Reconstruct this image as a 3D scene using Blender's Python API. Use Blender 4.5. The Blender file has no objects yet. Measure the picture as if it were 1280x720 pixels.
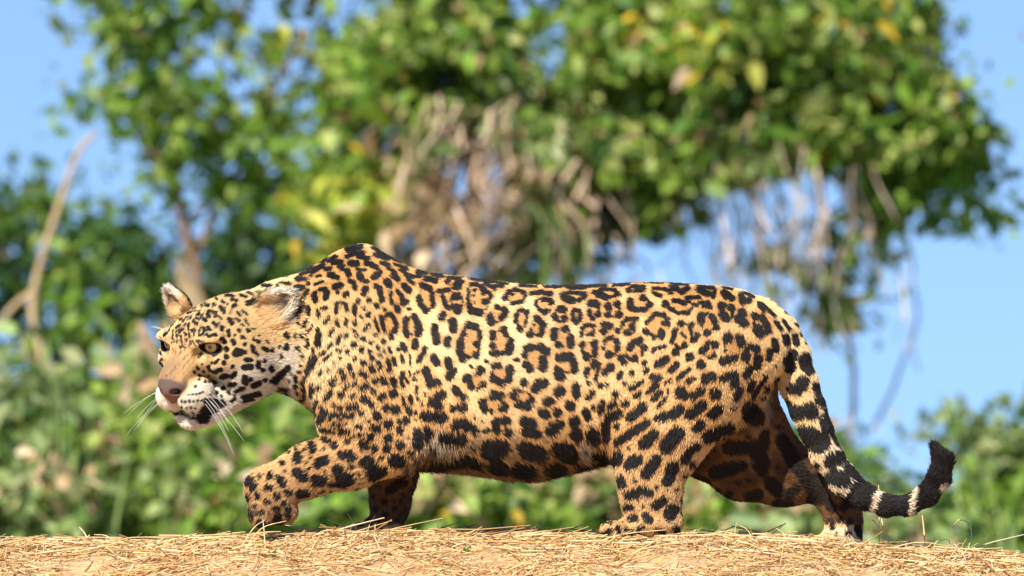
import bpy, math, random
import numpy as np
from mathutils import Vector, Matrix

# ------------------------------------------------------------------ camera, sky, sun, exposure
sc = bpy.context.scene
col = sc.collection
S = 0.0017                 # metres per photo pixel at the animal
D = 18.0                   # camera to animal
ZC = 0.03                  # camera height above the bank top
def at(px, py, Y=0.0):
    """photo pixel -> world point at distance Y behind the animal"""
    k = (D + Y) / D
    return Vector(((px - 640) * S * k, Y, ZC + ((665 - py) * S - ZC) * k))

cam_d = bpy.data.cameras.new('camera'); cam = bpy.data.objects.new('camera', cam_d); col.objects.link(cam)
cam.location = (0, -D, ZC)
aim = Vector((0, 0, (665 - 360) * S))
cam.rotation_euler = (aim - cam.location).to_track_quat('-Z', 'Y').to_euler()
cam_d.sensor_width = 36.0
cam_d.lens = 36.0 * (aim - cam.location).length / (1280 * S)
cam_d.clip_start = 0.5; cam_d.clip_end = 5000
cam_d.dof.use_dof = True; cam_d.dof.focus_distance = D - 0.12
cam_d.dof.aperture_fstop = 5.3
sc.camera = cam

SUN_EL, SUN_AZ = math.radians(41), math.radians(-26)    # azimuth measured from the camera side (-y), negative = left
w = bpy.data.worlds.new('World'); sc.world = w; w.use_nodes = True
nt = w.node_tree
bg = nt.nodes['Background']
sky = nt.nodes.new('ShaderNodeTexSky'); sky.sky_type = 'NISHITA'; sky.sun_disc = False
sky.sun_elevation = SUN_EL
sdir = Vector((math.sin(SUN_AZ) * math.cos(SUN_EL), -math.cos(SUN_AZ) * math.cos(SUN_EL), math.sin(SUN_EL)))
sky.sun_rotation = math.atan2(sdir.x, sdir.y)
sky.air_density = 1.0; sky.dust_density = 0.0; sky.ozone_density = 4.0; sky.altitude = 1500
# the air here is clear: the blue of the higher sky reaches down to the horizon
tcw = nt.nodes.new('ShaderNodeTexCoord'); up_ = nt.nodes.new('ShaderNodeVectorMath'); up_.operation = 'ADD'; up_.inputs[1].default_value = (0, 0, 0.18)
nm_ = nt.nodes.new('ShaderNodeVectorMath'); nm_.operation = 'NORMALIZE'
nt.links.new(tcw.outputs['Generated'], up_.inputs[0]); nt.links.new(up_.outputs[0], nm_.inputs[0]); nt.links.new(nm_.outputs[0], sky.inputs[0])
nt.links.new(sky.outputs[0], bg.inputs[0])
bg.inputs[1].default_value = 0.128
sun_d = bpy.data.lights.new('sun', 'SUN'); sun_d.energy = 5.0; sun_d.angle = math.radians(0.5); sun_d.color = (1.0, 0.93, 0.82)
sun = bpy.data.objects.new('sun', sun_d); col.objects.link(sun)
sun.rotation_euler = (-sdir).to_track_quat('-Z', 'Y').to_euler()
sun.location = (0, 0, 12)
sc.view_settings.view_transform = 'Standard'; sc.view_settings.look = 'None'
sc.view_settings.exposure = 0.60; sc.view_settings.gamma = 1.0; sc.view_settings.use_curve_mapping = False
sc.render.resolution_x = 1024; sc.render.resolution_y = 576

rng = np.random.default_rng(7); random.seed(7)

# ------------------------------------------------------------------ helpers
def tag(o, label=None, cat=None, group=None, kind=None):
    if label: o['label'] = label
    if cat: o['category'] = cat
    if group: o['group'] = group
    if kind: o['kind'] = kind
    return o
def empty(name, loc):
    o = bpy.data.objects.new(name, None); col.objects.link(o); o.location = loc; o.empty_display_size = 0.1
    return o
def link(name, me, mat=None, parent=None, loc=None):
    o = bpy.data.objects.new(name, me); col.objects.link(o)
    if mat: me.materials.append(mat)
    if parent:
        o.parent = parent
        o.location = (Vector(loc) if loc is not None else Vector((0, 0, 0))) - (parent.location if parent.parent is None else parent.location + parent.parent.location)
    elif loc is not None: o.location = loc
    return o
def mesh_np(name, verts, faces, smooth=True):
    """verts (n,3), faces (m,k) constant k"""
    me = bpy.data.meshes.new(name)
    verts = np.ascontiguousarray(verts, np.float32); faces = np.ascontiguousarray(faces, np.int32)
    m, k = faces.shape
    me.vertices.add(len(verts)); me.vertices.foreach_set('co', verts.ravel())
    me.loops.add(m * k); me.loops.foreach_set('vertex_index', faces.ravel())
    me.polygons.add(m); me.polygons.foreach_set('loop_start', np.arange(0, m * k, k, dtype=np.int32))
    me.polygons.foreach_set('loop_total', np.full(m, k, np.int32))
    if smooth: me.polygons.foreach_set('use_smooth', np.ones(m, bool))
    me.update(calc_edges=True); me.validate()
    return me
def set_col(me, name, rgb, domain='POINT'):
    a = me.attributes.new(name, 'FLOAT_COLOR', domain)
    c = np.ones((len(rgb), 4), np.float32); c[:, :3] = rgb
    a.data.foreach_set('color', c.ravel())
def tube_arrays(pts, rad, sides=6):
    """swept tube, returns verts, quads"""
    pts = np.asarray(pts, float); n = len(pts)
    rad = np.broadcast_to(np.asarray(rad, float), (n,))
    V = []; up = np.array([0.13, 0.31, 0.94])
    for i in range(n):
        t = pts[min(i + 1, n - 1)] - pts[max(i - 1, 0)]; t /= np.linalg.norm(t) + 1e-9
        u = np.cross(t, up); u /= np.linalg.norm(u) + 1e-9; v = np.cross(t, u)
        for k in range(sides):
            a = 2 * math.pi * k / sides
            V.append(pts[i] + rad[i] * (math.cos(a) * u + math.sin(a) * v))
    F = []
    for i in range(n - 1):
        for k in range(sides):
            k2 = (k + 1) % sides
            F.append((i * sides + k, i * sides + k2, (i + 1) * sides + k2, (i + 1) * sides + k))
    V.append(pts[-1]); e = len(V) - 1
    for k in range(sides): F.append(((n - 1) * sides + k, (n - 1) * sides + (k + 1) % sides, e, e))
    return np.array(V), F
def mesh_tubes(name, tubes, sides=6):
    me = bpy.data.meshes.new(name); V = []; F = []; b = 0
    for pts, rad in tubes:
        v, f = tube_arrays(pts, rad, sides)
        V.extend(v.tolist())
        for q in f: F.append(tuple(b + i for i in (q if q[2] != q[3] else q[:3])))
        b += len(v)
    me.from_pydata(V, [], F); me.update()
    for p in me.polygons: p.use_smooth = True
    return me
def smooth_path(pts, n):
    """Catmull-Rom through points"""
    P = np.asarray(pts, float); P = np.vstack([2 * P[0] - P[1], P, 2 * P[-1] - P[-2]])
    out = []; m = len(P) - 3
    for t in np.linspace(0, m - 1e-6, n):
        i = int(t); u = t - i; a, b, c, d = P[i:i + 4]
        out.append(0.5 * (2 * b + (c - a) * u + (2 * a - 5 * b + 4 * c - d) * u * u + (3 * b - a - 3 * c + d) * u ** 3))
    return np.array(out)
def fbm3(p, freq, seed, octaves=2):
    """cheap smooth noise: sums of sines with random directions, about -1..1"""
    r = np.random.default_rng(seed); out = np.zeros(len(p)); amp = 1.0; tot = 0
    for o in range(octaves):
        for k in range(5):
            d = r.normal(size=3); d /= np.linalg.norm(d)
            out += amp * np.sin((p @ d) * freq * (2 ** o) * r.uniform(0.7, 1.4) + r.uniform(0, 6.28)); tot += amp
        amp *= 0.5
    return out / tot * 2.2
# materials
def new_mat(name):
    m = bpy.data.materials.new(name); m.use_nodes = True
    n = m.node_tree.nodes; return m, n, m.node_tree.links, n['Principled BSDF']
def mat_attr(name, attr='col', rough=0.6, spec=0.3, trans=0.0, noise=0.0, nscale=8.0, bump=0.0, sheen=0.0):
    m, n, l, b = new_mat(name)
    a = n.new('ShaderNodeAttribute'); a.attribute_name = attr
    c = a.outputs['Color']
    if noise > 0 or bump > 0:
        tc = n.new('ShaderNodeTexCoord'); nz = n.new('ShaderNodeTexNoise'); nz.inputs['Scale'].default_value = nscale; nz.inputs['Detail'].default_value = 6
        l.new(tc.outputs['Object'], nz.inputs['Vector'])
    if noise > 0:
        mr = n.new('ShaderNodeMapRange'); mr.inputs['To Min'].default_value = 1 - noise; mr.inputs['To Max'].default_value = 1 + noise
        l.new(nz.outputs['Fac'], mr.inputs['Value'])
        mx = n.new('ShaderNodeVectorMath'); mx.operation = 'SCALE'
        l.new(c, mx.inputs[0]); l.new(mr.outputs[0], mx.inputs['Scale']); c = mx.outputs[0]
    l.new(c, b.inputs['Base Color'])
    b.inputs['Roughness'].default_value = rough; b.inputs['Specular IOR Level'].default_value = spec
    if sheen: b.inputs['Sheen Weight'].default_value = sheen
    if bump > 0:
        bp = n.new('ShaderNodeBump'); bp.inputs['Strength'].default_value = bump; bp.inputs['Distance'].default_value = 0.01
        l.new(nz.outputs['Fac'], bp.inputs['Height']); l.new(bp.outputs[0], b.inputs['Normal'])
    if trans > 0:
        t = n.new('ShaderNodeBsdfTranslucent'); g = n.new('ShaderNodeVectorMath'); g.operation = 'MULTIPLY'; g.inputs[1].default_value = (1.15, 1.2, 0.55)
        l.new(c, g.inputs[0]); l.new(g.outputs[0], t.inputs['Color'])
        ms = n.new('ShaderNodeMixShader'); ms.inputs[0].default_value = trans
        l.new(b.outputs[0], ms.inputs[1]); l.new(t.outputs[0], ms.inputs[2])
        l.new(ms.outputs[0], n['Material Output'].inputs['Surface'])
    return m
def mat_plain(name, rgb, rough=0.5, spec=0.4, noise=0.15, nscale=20.0, coat=0.0, emit=0):
    m, n, l, b = new_mat(name)
    tc = n.new('ShaderNodeTexCoord'); nz = n.new('ShaderNodeTexNoise'); nz.inputs['Scale'].default_value = nscale; nz.inputs['Detail'].default_value = 5
    l.new(tc.outputs['Object'], nz.inputs['Vector'])
    r = n.new('ShaderNodeValToRGB')
    r.color_ramp.elements[0].position = 0.3; r.color_ramp.elements[1].position = 0.7
    r.color_ramp.elements[0].color = tuple(c * (1 - noise) for c in rgb) + (1,)
    r.color_ramp.elements[1].color = tuple(min(1, c * (1 + noise)) for c in rgb) + (1,)
    l.new(nz.outputs['Fac'], r.inputs[0]); l.new(r.outputs[0], b.inputs['Base Color'])
    b.inputs['Roughness'].default_value = rough; b.inputs['Specular IOR Level'].default_value = spec
    b.inputs['Coat Weight'].default_value = coat; b.inputs['Coat Roughness'].default_value = 0.03
    return m

# ------------------------------------------------------------------ ground
CR_X = np.array([-400, 0, 100, 200, 300, 400, 500, 600, 700, 800, 900, 1000, 1060, 1100, 1200, 1280, 1700.])
CR_Y = np.array([684, 679, 678, 675, 671, 667, 666, 669, 667, 667, 667, 674, 682, 686, 690, 694, 704.])
def ground_h(x, y):
    """height of the bank: a low crest under the animal, falling to the river side and to the scrub behind"""
    x = np.asarray(x, float); y = np.asarray(y, float)
    px = x / S + 640
    crest = (665 - np.interp(px, CR_X, CR_Y)) * S
    near = np.exp(-(np.maximum(np.abs(x) - 3, 0) / 4) ** 2)
    crest = crest * near
    yf = np.maximum(-(y + 0.16), 0)           # towards the camera
    yb = np.maximum(y - 0.22, 0)
    front = -0.34 * yf ** 1.15 / (1 + 0.12 * yf)
    front = np.maximum(front, -1.7 + 0 * yf)
    back = -0.16 * yb / (1 + 0.28 * yb)
    bumps = 0.006 * np.sin(x * 41 + 5 * np.sin(y * 9)) * np.sin(y * 37 + 4 * np.sin(x * 7)) + 0.006 * np.sin(x * 9 + 1.2 + y * 3) * np.sin(y * 7 + x * 2.3) + 0.004 * np.sin(x * 23 + y * 17)
    return crest - 0.017 + front + back + bumps * np.exp(-(y / 6) ** 2)
def graded(lo, hi, fine_lo, fine_hi, step, n_out):
    a = np.arange(fine_lo, fine_hi, step)
    g = np.geomspace(step, 1, n_out)
    l = fine_lo - np.cumsum(g / g.sum()) * (fine_lo - lo); r = fine_hi + np.cumsum(g / g.sum()) * (hi - fine_hi)
    return np.concatenate([l[::-1], a, r])
gx = graded(-1500, 1500, -1.8, 1.8, 0.025, 40); gy = graded(-600, 2500, -1.3, 1.0, 0.025, 40)
GX, GY = np.meshgrid(gx, gy, indexing='ij')
GZ = ground_h(GX, GY)
idx = np.arange(GX.size).reshape(GX.shape)
gf = np.stack([idx[:-1, :-1], idx[1:, :-1], idx[1:, 1:], idx[:-1, 1:]], -1).reshape(-1, 4)
m, n, l, b = new_mat('bank_earth')
tc = n.new('ShaderNodeTexCoord'); nz = n.new('ShaderNodeTexNoise'); nz.inputs['Scale'].default_value = 14; nz.inputs['Detail'].default_value = 9; nz.inputs['Roughness'].default_value = 0.7
l.new(tc.outputs['Object'], nz.inputs['Vector'])
r = n.new('ShaderNodeValToRGB'); e = r.color_ramp.elements
e[0].position = 0.32; e[0].color = (0.36, 0.19, 0.085, 1); e[1].position = 0.7; e[1].color = (0.72, 0.50, 0.27, 1)
l.new(nz.outputs['Fac'], r.inputs[0])
# behind the bank the plain is grown over with dry green scrub
sx_ = n.new('ShaderNodeSeparateXYZ'); l.new(tc.outputs['Object'], sx_.inputs[0])
mr = n.new('ShaderNodeMapRange'); mr.inputs['From Min'].default_value = 1.0; mr.inputs['From Max'].default_value = 5.0; l.new(sx_.outputs['Y'], mr.inputs['Value'])
r2 = n.new('ShaderNodeValToRGB'); e2 = r2.color_ramp.elements; e2[0].position = 0.35; e2[0].color = (0.10, 0.15, 0.04, 1); e2[1].position = 0.68; e2[1].color = (0.30, 0.30, 0.12, 1)
l.new(nz.outputs['Fac'], r2.inputs[0])
mg = n.new('ShaderNodeMix'); mg.data_type = 'RGBA'; l.new(mr.outputs[0], mg.inputs[0]); l.new(r.outputs[0], mg.inputs[6]); l.new(r2.outputs[0], mg.inputs[7])
l.new(mg.outputs[2], b.inputs['Base Color']); b.inputs['Roughness'].default_value = 0.95; b.inputs['Specular IOR Level'].default_value = 0.1
bp = n.new('ShaderNodeBump'); bp.inputs['Strength'].default_value = 0.8; bp.inputs['Distance'].default_value = 0.01
l.new(nz.outputs['Fac'], bp.inputs['Height']); l.new(bp.outputs[0], b.inputs['Normal'])
ground = link('ground', mesh_np('ground', np.stack([GX, GY, GZ], -1).reshape(-1, 3), gf), m)
tag(ground, 'dry sandy bank with a low crest sloping to the river', 'ground', kind='structure')

# ------------------------------------------------------------------ the coat's markings and a few painted shadows: black strokes (half width, x, y, x, y ...)
# each block: origin in photo pixels, enlargement it was measured at, strokes
MARKS = [
 (190, 340, 7.2, [(10,350,318,400,308),(14,480,250,505,242),(12,525,180,575,178),(8,430,210,495,200),(8,540,228,545,222),(9,390,265,425,258),(12,505,320,520,318),(12,565,310,575,325),(16,630,335,650,370),(14,660,370),(14,525,370,570,380),(14,515,400,535,420),(13,485,440,505,460),(13,575,475,600,500),(8,620,415,640,440),(16,705,440,715,460),(16,650,515,655,535),(14,525,520,545,540),(10,465,520,475,515,495,525,490,570,465,590),(14,520,580),(12,540,600,600,580),(15,600,585),(17,660,625,680,650),(18,705,560),(8,280,375,300,355),(10,335,385,365,380),(10,430,400,440,395),(8,385,350,400,335),(9,415,430,435,435),(12,395,465,430,490),(8,265,445,285,440),(7,255,410,280,395),(8,300,465,310,450),(8,315,500,330,480),(9,350,510,360,485),(8,365,435,375,420),(8,325,425,345,420),(8,240,520,265,495),(8,240,555,255,540),(8,270,560,295,535),(9,320,565,330,580),(9,335,620,340,635),(8,360,570,365,600),(8,385,540,390,555),(9,375,635,378,660),(6,265,630,285,645),(6,240,640),(6,210,610,215,620),(6,300,650,305,690),(8,190,495,210,480),(8,250,585),(7,205,650),(7,355,690),(12,150,565,135,580),(8,260,330,290,315),(7,250,385),(7,220,440,225,425),(9,440,300,455,325),(8,480,300),(9,580,255,595,265),(10,640,285,660,295),(10,690,310),(12,680,225,710,230),(8,610,190),(8,670,180)]),
 (280, 340, 7.2, [(18,85,175,130,172),(10,20,230,90,240),(12,150,225,200,240),(10,210,195,260,215),(12,290,190,330,205),(10,75,270,125,275),(16,95,325,110,320),(8,45,315),(16,5,365),(26,220,295,270,295),(16,310,245,330,270),(16,360,195,410,190),(14,350,130,420,130),(14,480,130,500,150),(16,560,115,595,115),(8,500,105,560,105),(14,555,165,585,175),(9,130,385,165,410),(9,175,370,215,405),(10,120,435,150,455),(9,165,490,185,505),(9,200,450,225,490),(16,65,445,90,480),(16,10,520),(16,60,550,65,590),(12,140,540,155,550),(14,220,540,235,550),(8,260,525,285,525),(14,175,605,200,610),(20,100,640,110,650),(8,195,670),(10,115,590),(16,0,620,25,645),(14,45,700),(14,130,712,160,715),(14,275,620,320,650),(8,325,590),(8,385,630,405,655),(14,265,690),(14,360,700,390,715),(14,440,710),(22,560,570,570,600),(14,500,690),(16,560,670,550,700),(9,640,570,635,600),(12,690,575,700,590),(10,650,690,665,680),(16,650,385,680,360),(16,640,400,650,440,670,470),(16,570,440,585,410),(20,625,215,640,230),(20,670,260,680,275),(26,660,160,690,150),(18,660,80,710,75),(14,710,240),(14,710,490)]),
 (190, 430, 6.0, [(15,575,50,580,60),(16,575,105),(16,560,155),(12,510,145),(10,520,130),(12,495,155),(9,470,155),(14,445,180,450,200),(12,475,210,500,215),(12,520,205,540,203),(16,535,250,570,245),(13,455,285,475,285),(12,495,297),(10,420,292),(9,405,215),(10,370,195,365,185),(9,375,240,385,250),(8,380,275),(7,440,240),(14,545,340,550,345),(10,590,310),(12,505,370),(14,590,372),(12,535,400),(8,465,385),(9,355,328),(6,395,160),(8,340,215,345,225),(9,485,100,530,70),(6,300,392),(7,328,388),(7,358,385),(7,383,380),(7,407,372),(7,275,442),(8,305,438),(8,335,437),(8,365,435),(7,395,430),(6,420,420),(6,250,437),(6,250,480),(7,285,483),(6,315,482),(6,345,485),(8,320,520,330,535),(7,65,30,60,60),(7,75,65,85,85),(7,90,120,70,150),(6,85,150,95,180),(4,260,130),(4,275,150),(4,200,35),(4,225,30),(4,240,55),(4,255,35),(4,280,15),(5,300,20,305,45),(5,270,20),(38,385,550,420,505,505,462),(30,440,445,535,455),(26,370,572,420,555),(6,120,522,160,507,190,520,240,540,300,558,350,570)]),
 (280, 430, 6.0, [(14,40,55),(16,90,10),(20,38,110),(18,20,155),(14,82,178),(30,110,80,135,75),(14,175,75),(12,170,18),(14,225,40,235,75,260,95),(12,300,50,335,65),(16,368,60),(14,180,130,215,130),(22,165,185,215,180),(18,270,150,265,180),(14,310,140),(18,295,205),(18,355,185,362,205),(18,10,250,35,245),(18,75,250,100,225),(16,60,310,90,305),(16,10,340),(26,170,265,175,290),(16,210,275),(20,225,320,270,300),(16,310,280),(14,100,360,155,335),(12,50,372),(10,85,390),(10,60,440,90,415),(16,150,400,265,375),(10,140,435,210,415),(16,5,455),(22,470,190,480,180),(24,450,210,400,260,370,290),(14,430,100),(18,465,40,470,25),(16,535,245,540,265),(14,525,305,540,305),(12,400,330,470,328),(8,440,355,480,360),(8,490,380),(16,545,355),(18,555,410,575,405),(12,560,210),(10,580,165),(10,545,40,560,30),(14,590,100),(9,565,65),(20,625,20,635,10),(10,485,270),(8,500,220),(28,690,110,665,150),(20,645,190,620,240),(18,600,270,595,330),(12,595,370,600,400),(16,660,370,680,330)]),
 (360, 300, 6.0, [(28,450,70,540,50),(16,300,160,360,130),(12,200,170,300,150),(14,40,240,180,212),(20,190,240,260,195),(12,95,265,160,245),(16,440,130,500,105,570,100),(18,530,130,600,145),(20,340,175,400,170),(10,380,205,425,200),(24,470,180,520,185),(16,590,185,650,205),(24,650,285,690,255),(14,280,225,325,215),(22,310,265,340,270),(20,340,280,375,290),(22,450,240,460,265),(10,400,225,440,230),(12,520,230,580,232),(24,540,270,555,300),(16,570,310,600,320),(18,70,300,130,300),(10,175,270),(10,220,280,250,272),(14,0,335),(16,155,335),(12,205,340,265,320),(24,70,365,100,365),(10,120,360),(22,45,425),(18,80,462),(16,120,435,150,390),(18,205,410),(22,200,430,215,460),(14,250,380,290,375),(22,300,400,290,440),(26,360,360,395,350),(14,380,405),(22,435,420,445,415),(18,465,315,500,325),(22,505,365),(24,585,375,575,405),(20,660,355,690,365,700,430,710,460),(20,610,465),(22,670,500),(14,575,525),(20,605,565),(12,555,585),(18,155,515,160,560),(10,230,530,240,580),(12,265,518,295,520),(12,370,550,370,490,400,475,440,490,445,540),(18,530,465),(14,505,490,505,560),(18,60,560,85,540),(14,55,590,75,630),(10,110,660,140,610),(8,140,710,195,645),(10,290,620,315,590),(9,375,600,385,640),(12,445,600,440,640),(10,505,620),(16,580,670,605,645),(10,650,600,665,650,680,685),(14,705,590,710,640),(12,230,680,245,710),(10,335,700,350,670),(10,500,690)]),
 (460, 300, 6.0, [(12,30,60,90,90,180,140,300,190),(22,60,115,140,140),(14,100,180,150,195),(12,150,220,200,245),(10,190,180,290,220),(14,240,230,280,240),(16,280,265,340,280),(22,190,275,220,300),(20,15,190,60,210),(26,140,320,160,345),(14,295,300,340,330),(24,270,350,310,385),(14,220,390,240,410),(18,250,430,265,490),(20,290,470),(15,172,410,178,480),(22,220,510,225,535),(16,130,530),(16,170,560,205,600,215,660,205,700),(14,100,580,115,640,125,690),(20,285,610,285,700),(22,350,580,375,640,385,710),(22,400,340,460,370),(22,385,440,395,490,440,540),(18,480,400,490,500),(18,370,245,430,250),(18,430,290,510,315),(16,480,260,550,275),(12,480,235,560,240,700,270),(18,590,320),(12,590,290,690,295),(22,680,330,650,355),(18,530,390,600,380),(16,560,430,590,510),(24,650,435,670,430),(24,670,510,675,540),(22,550,590,565,565),(24,630,620,640,680),(22,500,660,505,700)]),  # first stroke paints the shadow line along the spine
 (380, 400, 6.0, [(9,20,110,75,45),(16,115,75,125,110),(24,120,130,115,180),(12,25,150),(18,25,195),(32,75,300,60,340),(24,40,370,15,420),(16,5,470),(12,165,20,180,10),(12,255,15,265,45),(10,215,90,205,120),(12,230,75),(12,260,175,285,125),(12,325,105,325,130),(14,380,90),(14,400,125),(12,385,10,388,40),(18,450,145),(24,380,190),(16,335,240),(10,310,195),(12,200,195,220,180),(12,140,260,170,240),(10,165,300,210,260),(10,235,325),(14,285,290),(14,430,235,440,215),(18,385,290),(18,345,340,350,365),(18,275,385,290,375),(12,195,375),(12,130,405,145,385),(20,215,470,235,445),(10,175,480),(14,115,505,125,490),(12,70,470,60,500),(18,300,435,315,420),(16,375,410),(24,450,325),(18,495,240),(18,510,290),(18,505,170),(18,540,115),(18,555,210),(16,570,265),(20,600,165),(18,660,140),(10,600,240),(12,635,215,655,250),(18,560,320),(16,570,365),(16,630,310,640,340),(18,640,380),(14,670,290,685,335),(20,505,355,520,385),(20,430,400,470,420),(22,390,470),(24,440,510,470,490),(26,540,460),(22,590,440,605,475),(24,665,450,680,480),(22,525,535),(28,580,585,595,570),(34,670,555),(16,320,510,345,490),(22,285,570,290,545),(18,360,575,385,560),(24,180,580,210,540),(12,50,550),(20,105,600,90,640),(14,145,650),(18,230,635),(20,275,650),(18,340,660,380,640,400,660),(28,450,595,480,605),(24,510,635),(24,610,665,650,655),(28,695,680),(22,180,690,160,710),(20,440,700),(20,540,700),(14,220,720,300,700,370,715)]),
 (460, 400, 6.0, [(18,285,0,290,90,300,130),(24,375,20,390,80,375,110),(24,360,170,355,210),(24,500,60,505,110,515,170),(24,640,20,640,70),(22,600,150,595,190),(18,430,220,420,260),(20,400,280,385,310),(24,495,290,520,330),(18,235,225),(20,260,190,285,230),(12,255,280,270,320),(5,318,270,325,350),(5,315,390,325,430),(14,355,450),(8,370,500,365,550),(20,265,405,260,440),(14,255,470,270,500),(8,290,440,305,480),(16,265,580,268,630),(14,320,570,330,620),(22,300,665,315,700),(14,360,690),(26,435,380,455,430),(28,470,480,520,475),(24,600,310,620,370),(26,610,430,640,390),(28,500,600,560,560),(24,480,620,540,650),(24,650,520,680,550),(20,720,580),(14,630,680),(24,690,650),(20,420,700,520,705)]),
 (300, 500, 4.0, [(20,65,395,50,410),(14,75,440,90,420),(10,110,380),(16,165,375,162,385),(12,200,385),(22,215,400,225,415),(15,225,315),(18,300,275,295,300),(16,310,300),(18,370,225,375,250),(12,365,215),(12,310,220),(10,255,260),(8,355,195),(12,375,180,395,182),(12,420,145,480,155),(16,430,195,480,220),(18,480,230),(12,510,150,550,155),(10,575,180),(8,512,172),(16,545,205),(22,520,275,560,270),(24,570,285),(22,400,315,440,300),(18,400,325),(30,500,350,510,375),(16,568,332),(26,300,365,330,385),(16,290,355),(28,390,400,420,400),(28,560,390,530,410),(20,620,215),(24,630,310),(15,150,435,165,440),(14,245,455,260,460),(16,195,470,200,485),(22,310,465,340,460),(12,460,420,500,420),(8,240,350),(8,290,245),(8,345,310),(8,365,290),(8,435,355),(8,430,245),(10,100,460,105,490),(10,140,505,160,510),(12,180,540,200,540),(16,250,545),(12,85,530),(14,50,480,45,500),(14,120,560),(12,230,515),(20,50,550,60,590),(16,110,610,130,620),(16,190,600,215,610),(16,400,110,435,50),(12,375,30,380,70),(12,460,90,485,65),(12,500,80,570,75),(10,480,120,515,120),(8,540,110),(14,510,35),(16,550,35,585,30),(10,590,125,610,130)]),
 (420, 500, 4.0, [(18,205,75,215,90),(20,250,40),(22,300,50),(18,365,55),(24,265,120),(20,350,105),(20,325,150),(12,320,110),(22,405,160,410,220),(16,190,135,215,145),(20,180,185),(22,145,220,155,230),(18,200,240),(24,265,190),(22,260,240),(24,325,220),(16,375,255),(34,170,310,185,330),(34,300,300,320,300),(26,190,375,240,350),(22,440,85,470,80),(20,500,90,540,85),(24,460,150),(14,450,180),(26,540,175,560,180,620,185),(20,600,120,640,110),(12,580,45),(26,430,330,520,312),(26,570,296,640,285),(14,185,475),(16,240,505),(16,195,545),(16,290,540),(18,240,570),(14,300,600),(12,215,640),(30,270,440,330,400)]),  # the two long low strokes put belly shade in as black
 (560, 330, 5.143, [(12,140,140,180,130,215,165,260,190,280,215,245,255),(18,235,250),(14,225,195),(10,130,170,130,290),(20,150,310,210,320),(10,170,175),(8,165,210),(6,170,255),(12,240,130,300,165),(10,300,145,350,150),(16,365,225),(12,385,190,430,165,490,195),(12,410,260,480,245),(10,495,215),(9,410,205),(6,465,200),(20,270,350,275,385),(16,315,285),(16,355,300,370,320,345,355),(14,440,330,430,380),(16,460,425),(10,450,310,480,300),(10,510,310,495,390),(16,565,355,610,400),(16,600,430,595,465),(8,550,400),(20,520,462),(14,530,195,590,185,660,200),(10,600,240,660,235),(16,660,255),(18,620,315),(8,560,270,590,300),(16,40,220,60,215),(22,60,290,65,305),(18,130,395,180,415),(16,100,460),(20,80,500,80,580),(20,95,620),(14,200,440,205,480),(20,185,520),(22,180,590),(18,285,450,285,480),(22,355,430),(14,370,470),(22,400,510,390,575),(18,285,530),(18,285,580,310,585),(20,500,550,540,545),(18,490,590),(20,500,650,520,680),(22,590,540,620,570),(24,605,620,610,670),(20,300,665,320,660),(24,395,680),(26,210,690),(22,70,120,60,150),(12,140,95,250,110,380,125),(12,460,140,560,145),(12,620,145,710,150)]),
 (680, 330, 5.143, [(12,15,190,40,190),(10,140,150,200,140,265,150),(10,160,160,260,160),(20,120,205),(12,150,190,260,195),(20,140,230,180,240),(14,260,210,220,240),(20,100,300,120,300),(20,65,350),(20,125,360),(12,190,305),(12,180,320,185,370),(14,220,310,230,350,200,385),(20,295,260,330,260),(14,285,310,300,350),(18,340,270),(18,340,330),(14,310,360),(20,405,275),(22,465,265),(18,405,335),(24,475,330),(12,420,300),(12,320,185,350,185),(18,340,200,400,220),(16,460,190),(10,360,170,450,170),(10,305,145,395,145),(10,440,140,540,130),(16,540,175),(12,560,150,640,155),(12,580,180,630,175),(18,550,240),(24,550,285),(20,630,225),(22,670,270),(16,580,300,640,300),(10,535,250,540,300),(10,570,110,700,120),(20,60,440,60,480),(20,90,530),(20,130,425),(20,165,480,165,530),(12,240,430,235,470),(12,260,400,315,405),(16,305,450),(16,375,395),(20,415,405),(22,375,440),(14,495,390,530,360,590,360),(20,555,410),(18,525,450),(16,465,438),(18,240,525),(20,260,590,270,610),(16,320,510,320,590),(12,380,500,430,475),(18,460,505),(18,465,550),(24,410,590),(12,375,550),(18,540,550,570,510,610,495),(18,635,550),(20,575,615),(24,490,610),(18,505,640),(18,320,640,310,660),(12,350,650,335,700),(18,270,690),(26,420,670),(20,385,700),(24,15,570),(24,90,610,160,600),(18,180,630,195,690),(24,80,690),(12,490,705),(14,555,700),(20,0,650)]),
 (800, 330, 5.143, [(10,10,115,140,122),(18,15,160),(12,80,190),(10,80,160,150,165,200,195),(10,100,205,130,212),(16,200,140,230,165),(12,200,130,290,130),(16,300,160,260,185),(12,365,150,460,160),(16,370,175,430,200),(14,470,180,460,220),(18,530,190,580,230),(16,540,220),(10,520,150,580,165),(20,640,210,650,250),(18,690,240),(14,15,220),(22,155,265),(14,180,290,200,300),(12,210,237,280,265),(14,240,320,300,320),(12,310,300),(12,290,225,370,220),(10,340,265,355,275),(18,425,265),(14,400,280,440,285),(14,35,385,90,325,150,335),(14,175,360),(14,140,390,170,390),(20,30,440),(14,80,485),(18,130,440,130,470),(20,255,390),(16,325,397),(14,225,430,195,510),(22,385,340,380,370),(18,450,345,470,380),(18,480,415),(26,515,280),(22,575,290),(24,520,330,545,360),(24,640,320),(24,620,360,660,390),(14,660,340),(22,420,450),(20,335,495,355,470),(22,220,575),(16,275,530),(18,385,570,415,540),(22,470,525),(14,465,600),(26,555,470,545,490),(24,625,480,640,520),(26,520,630),(24,590,610),(20,555,625),(24,310,605),(28,380,655),(28,665,600),(22,700,540),(14,75,570,90,550),(14,110,545,150,540),(20,20,545),(24,110,650,160,620),(16,20,640),(18,30,690),(18,190,690,225,655)]),
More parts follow.
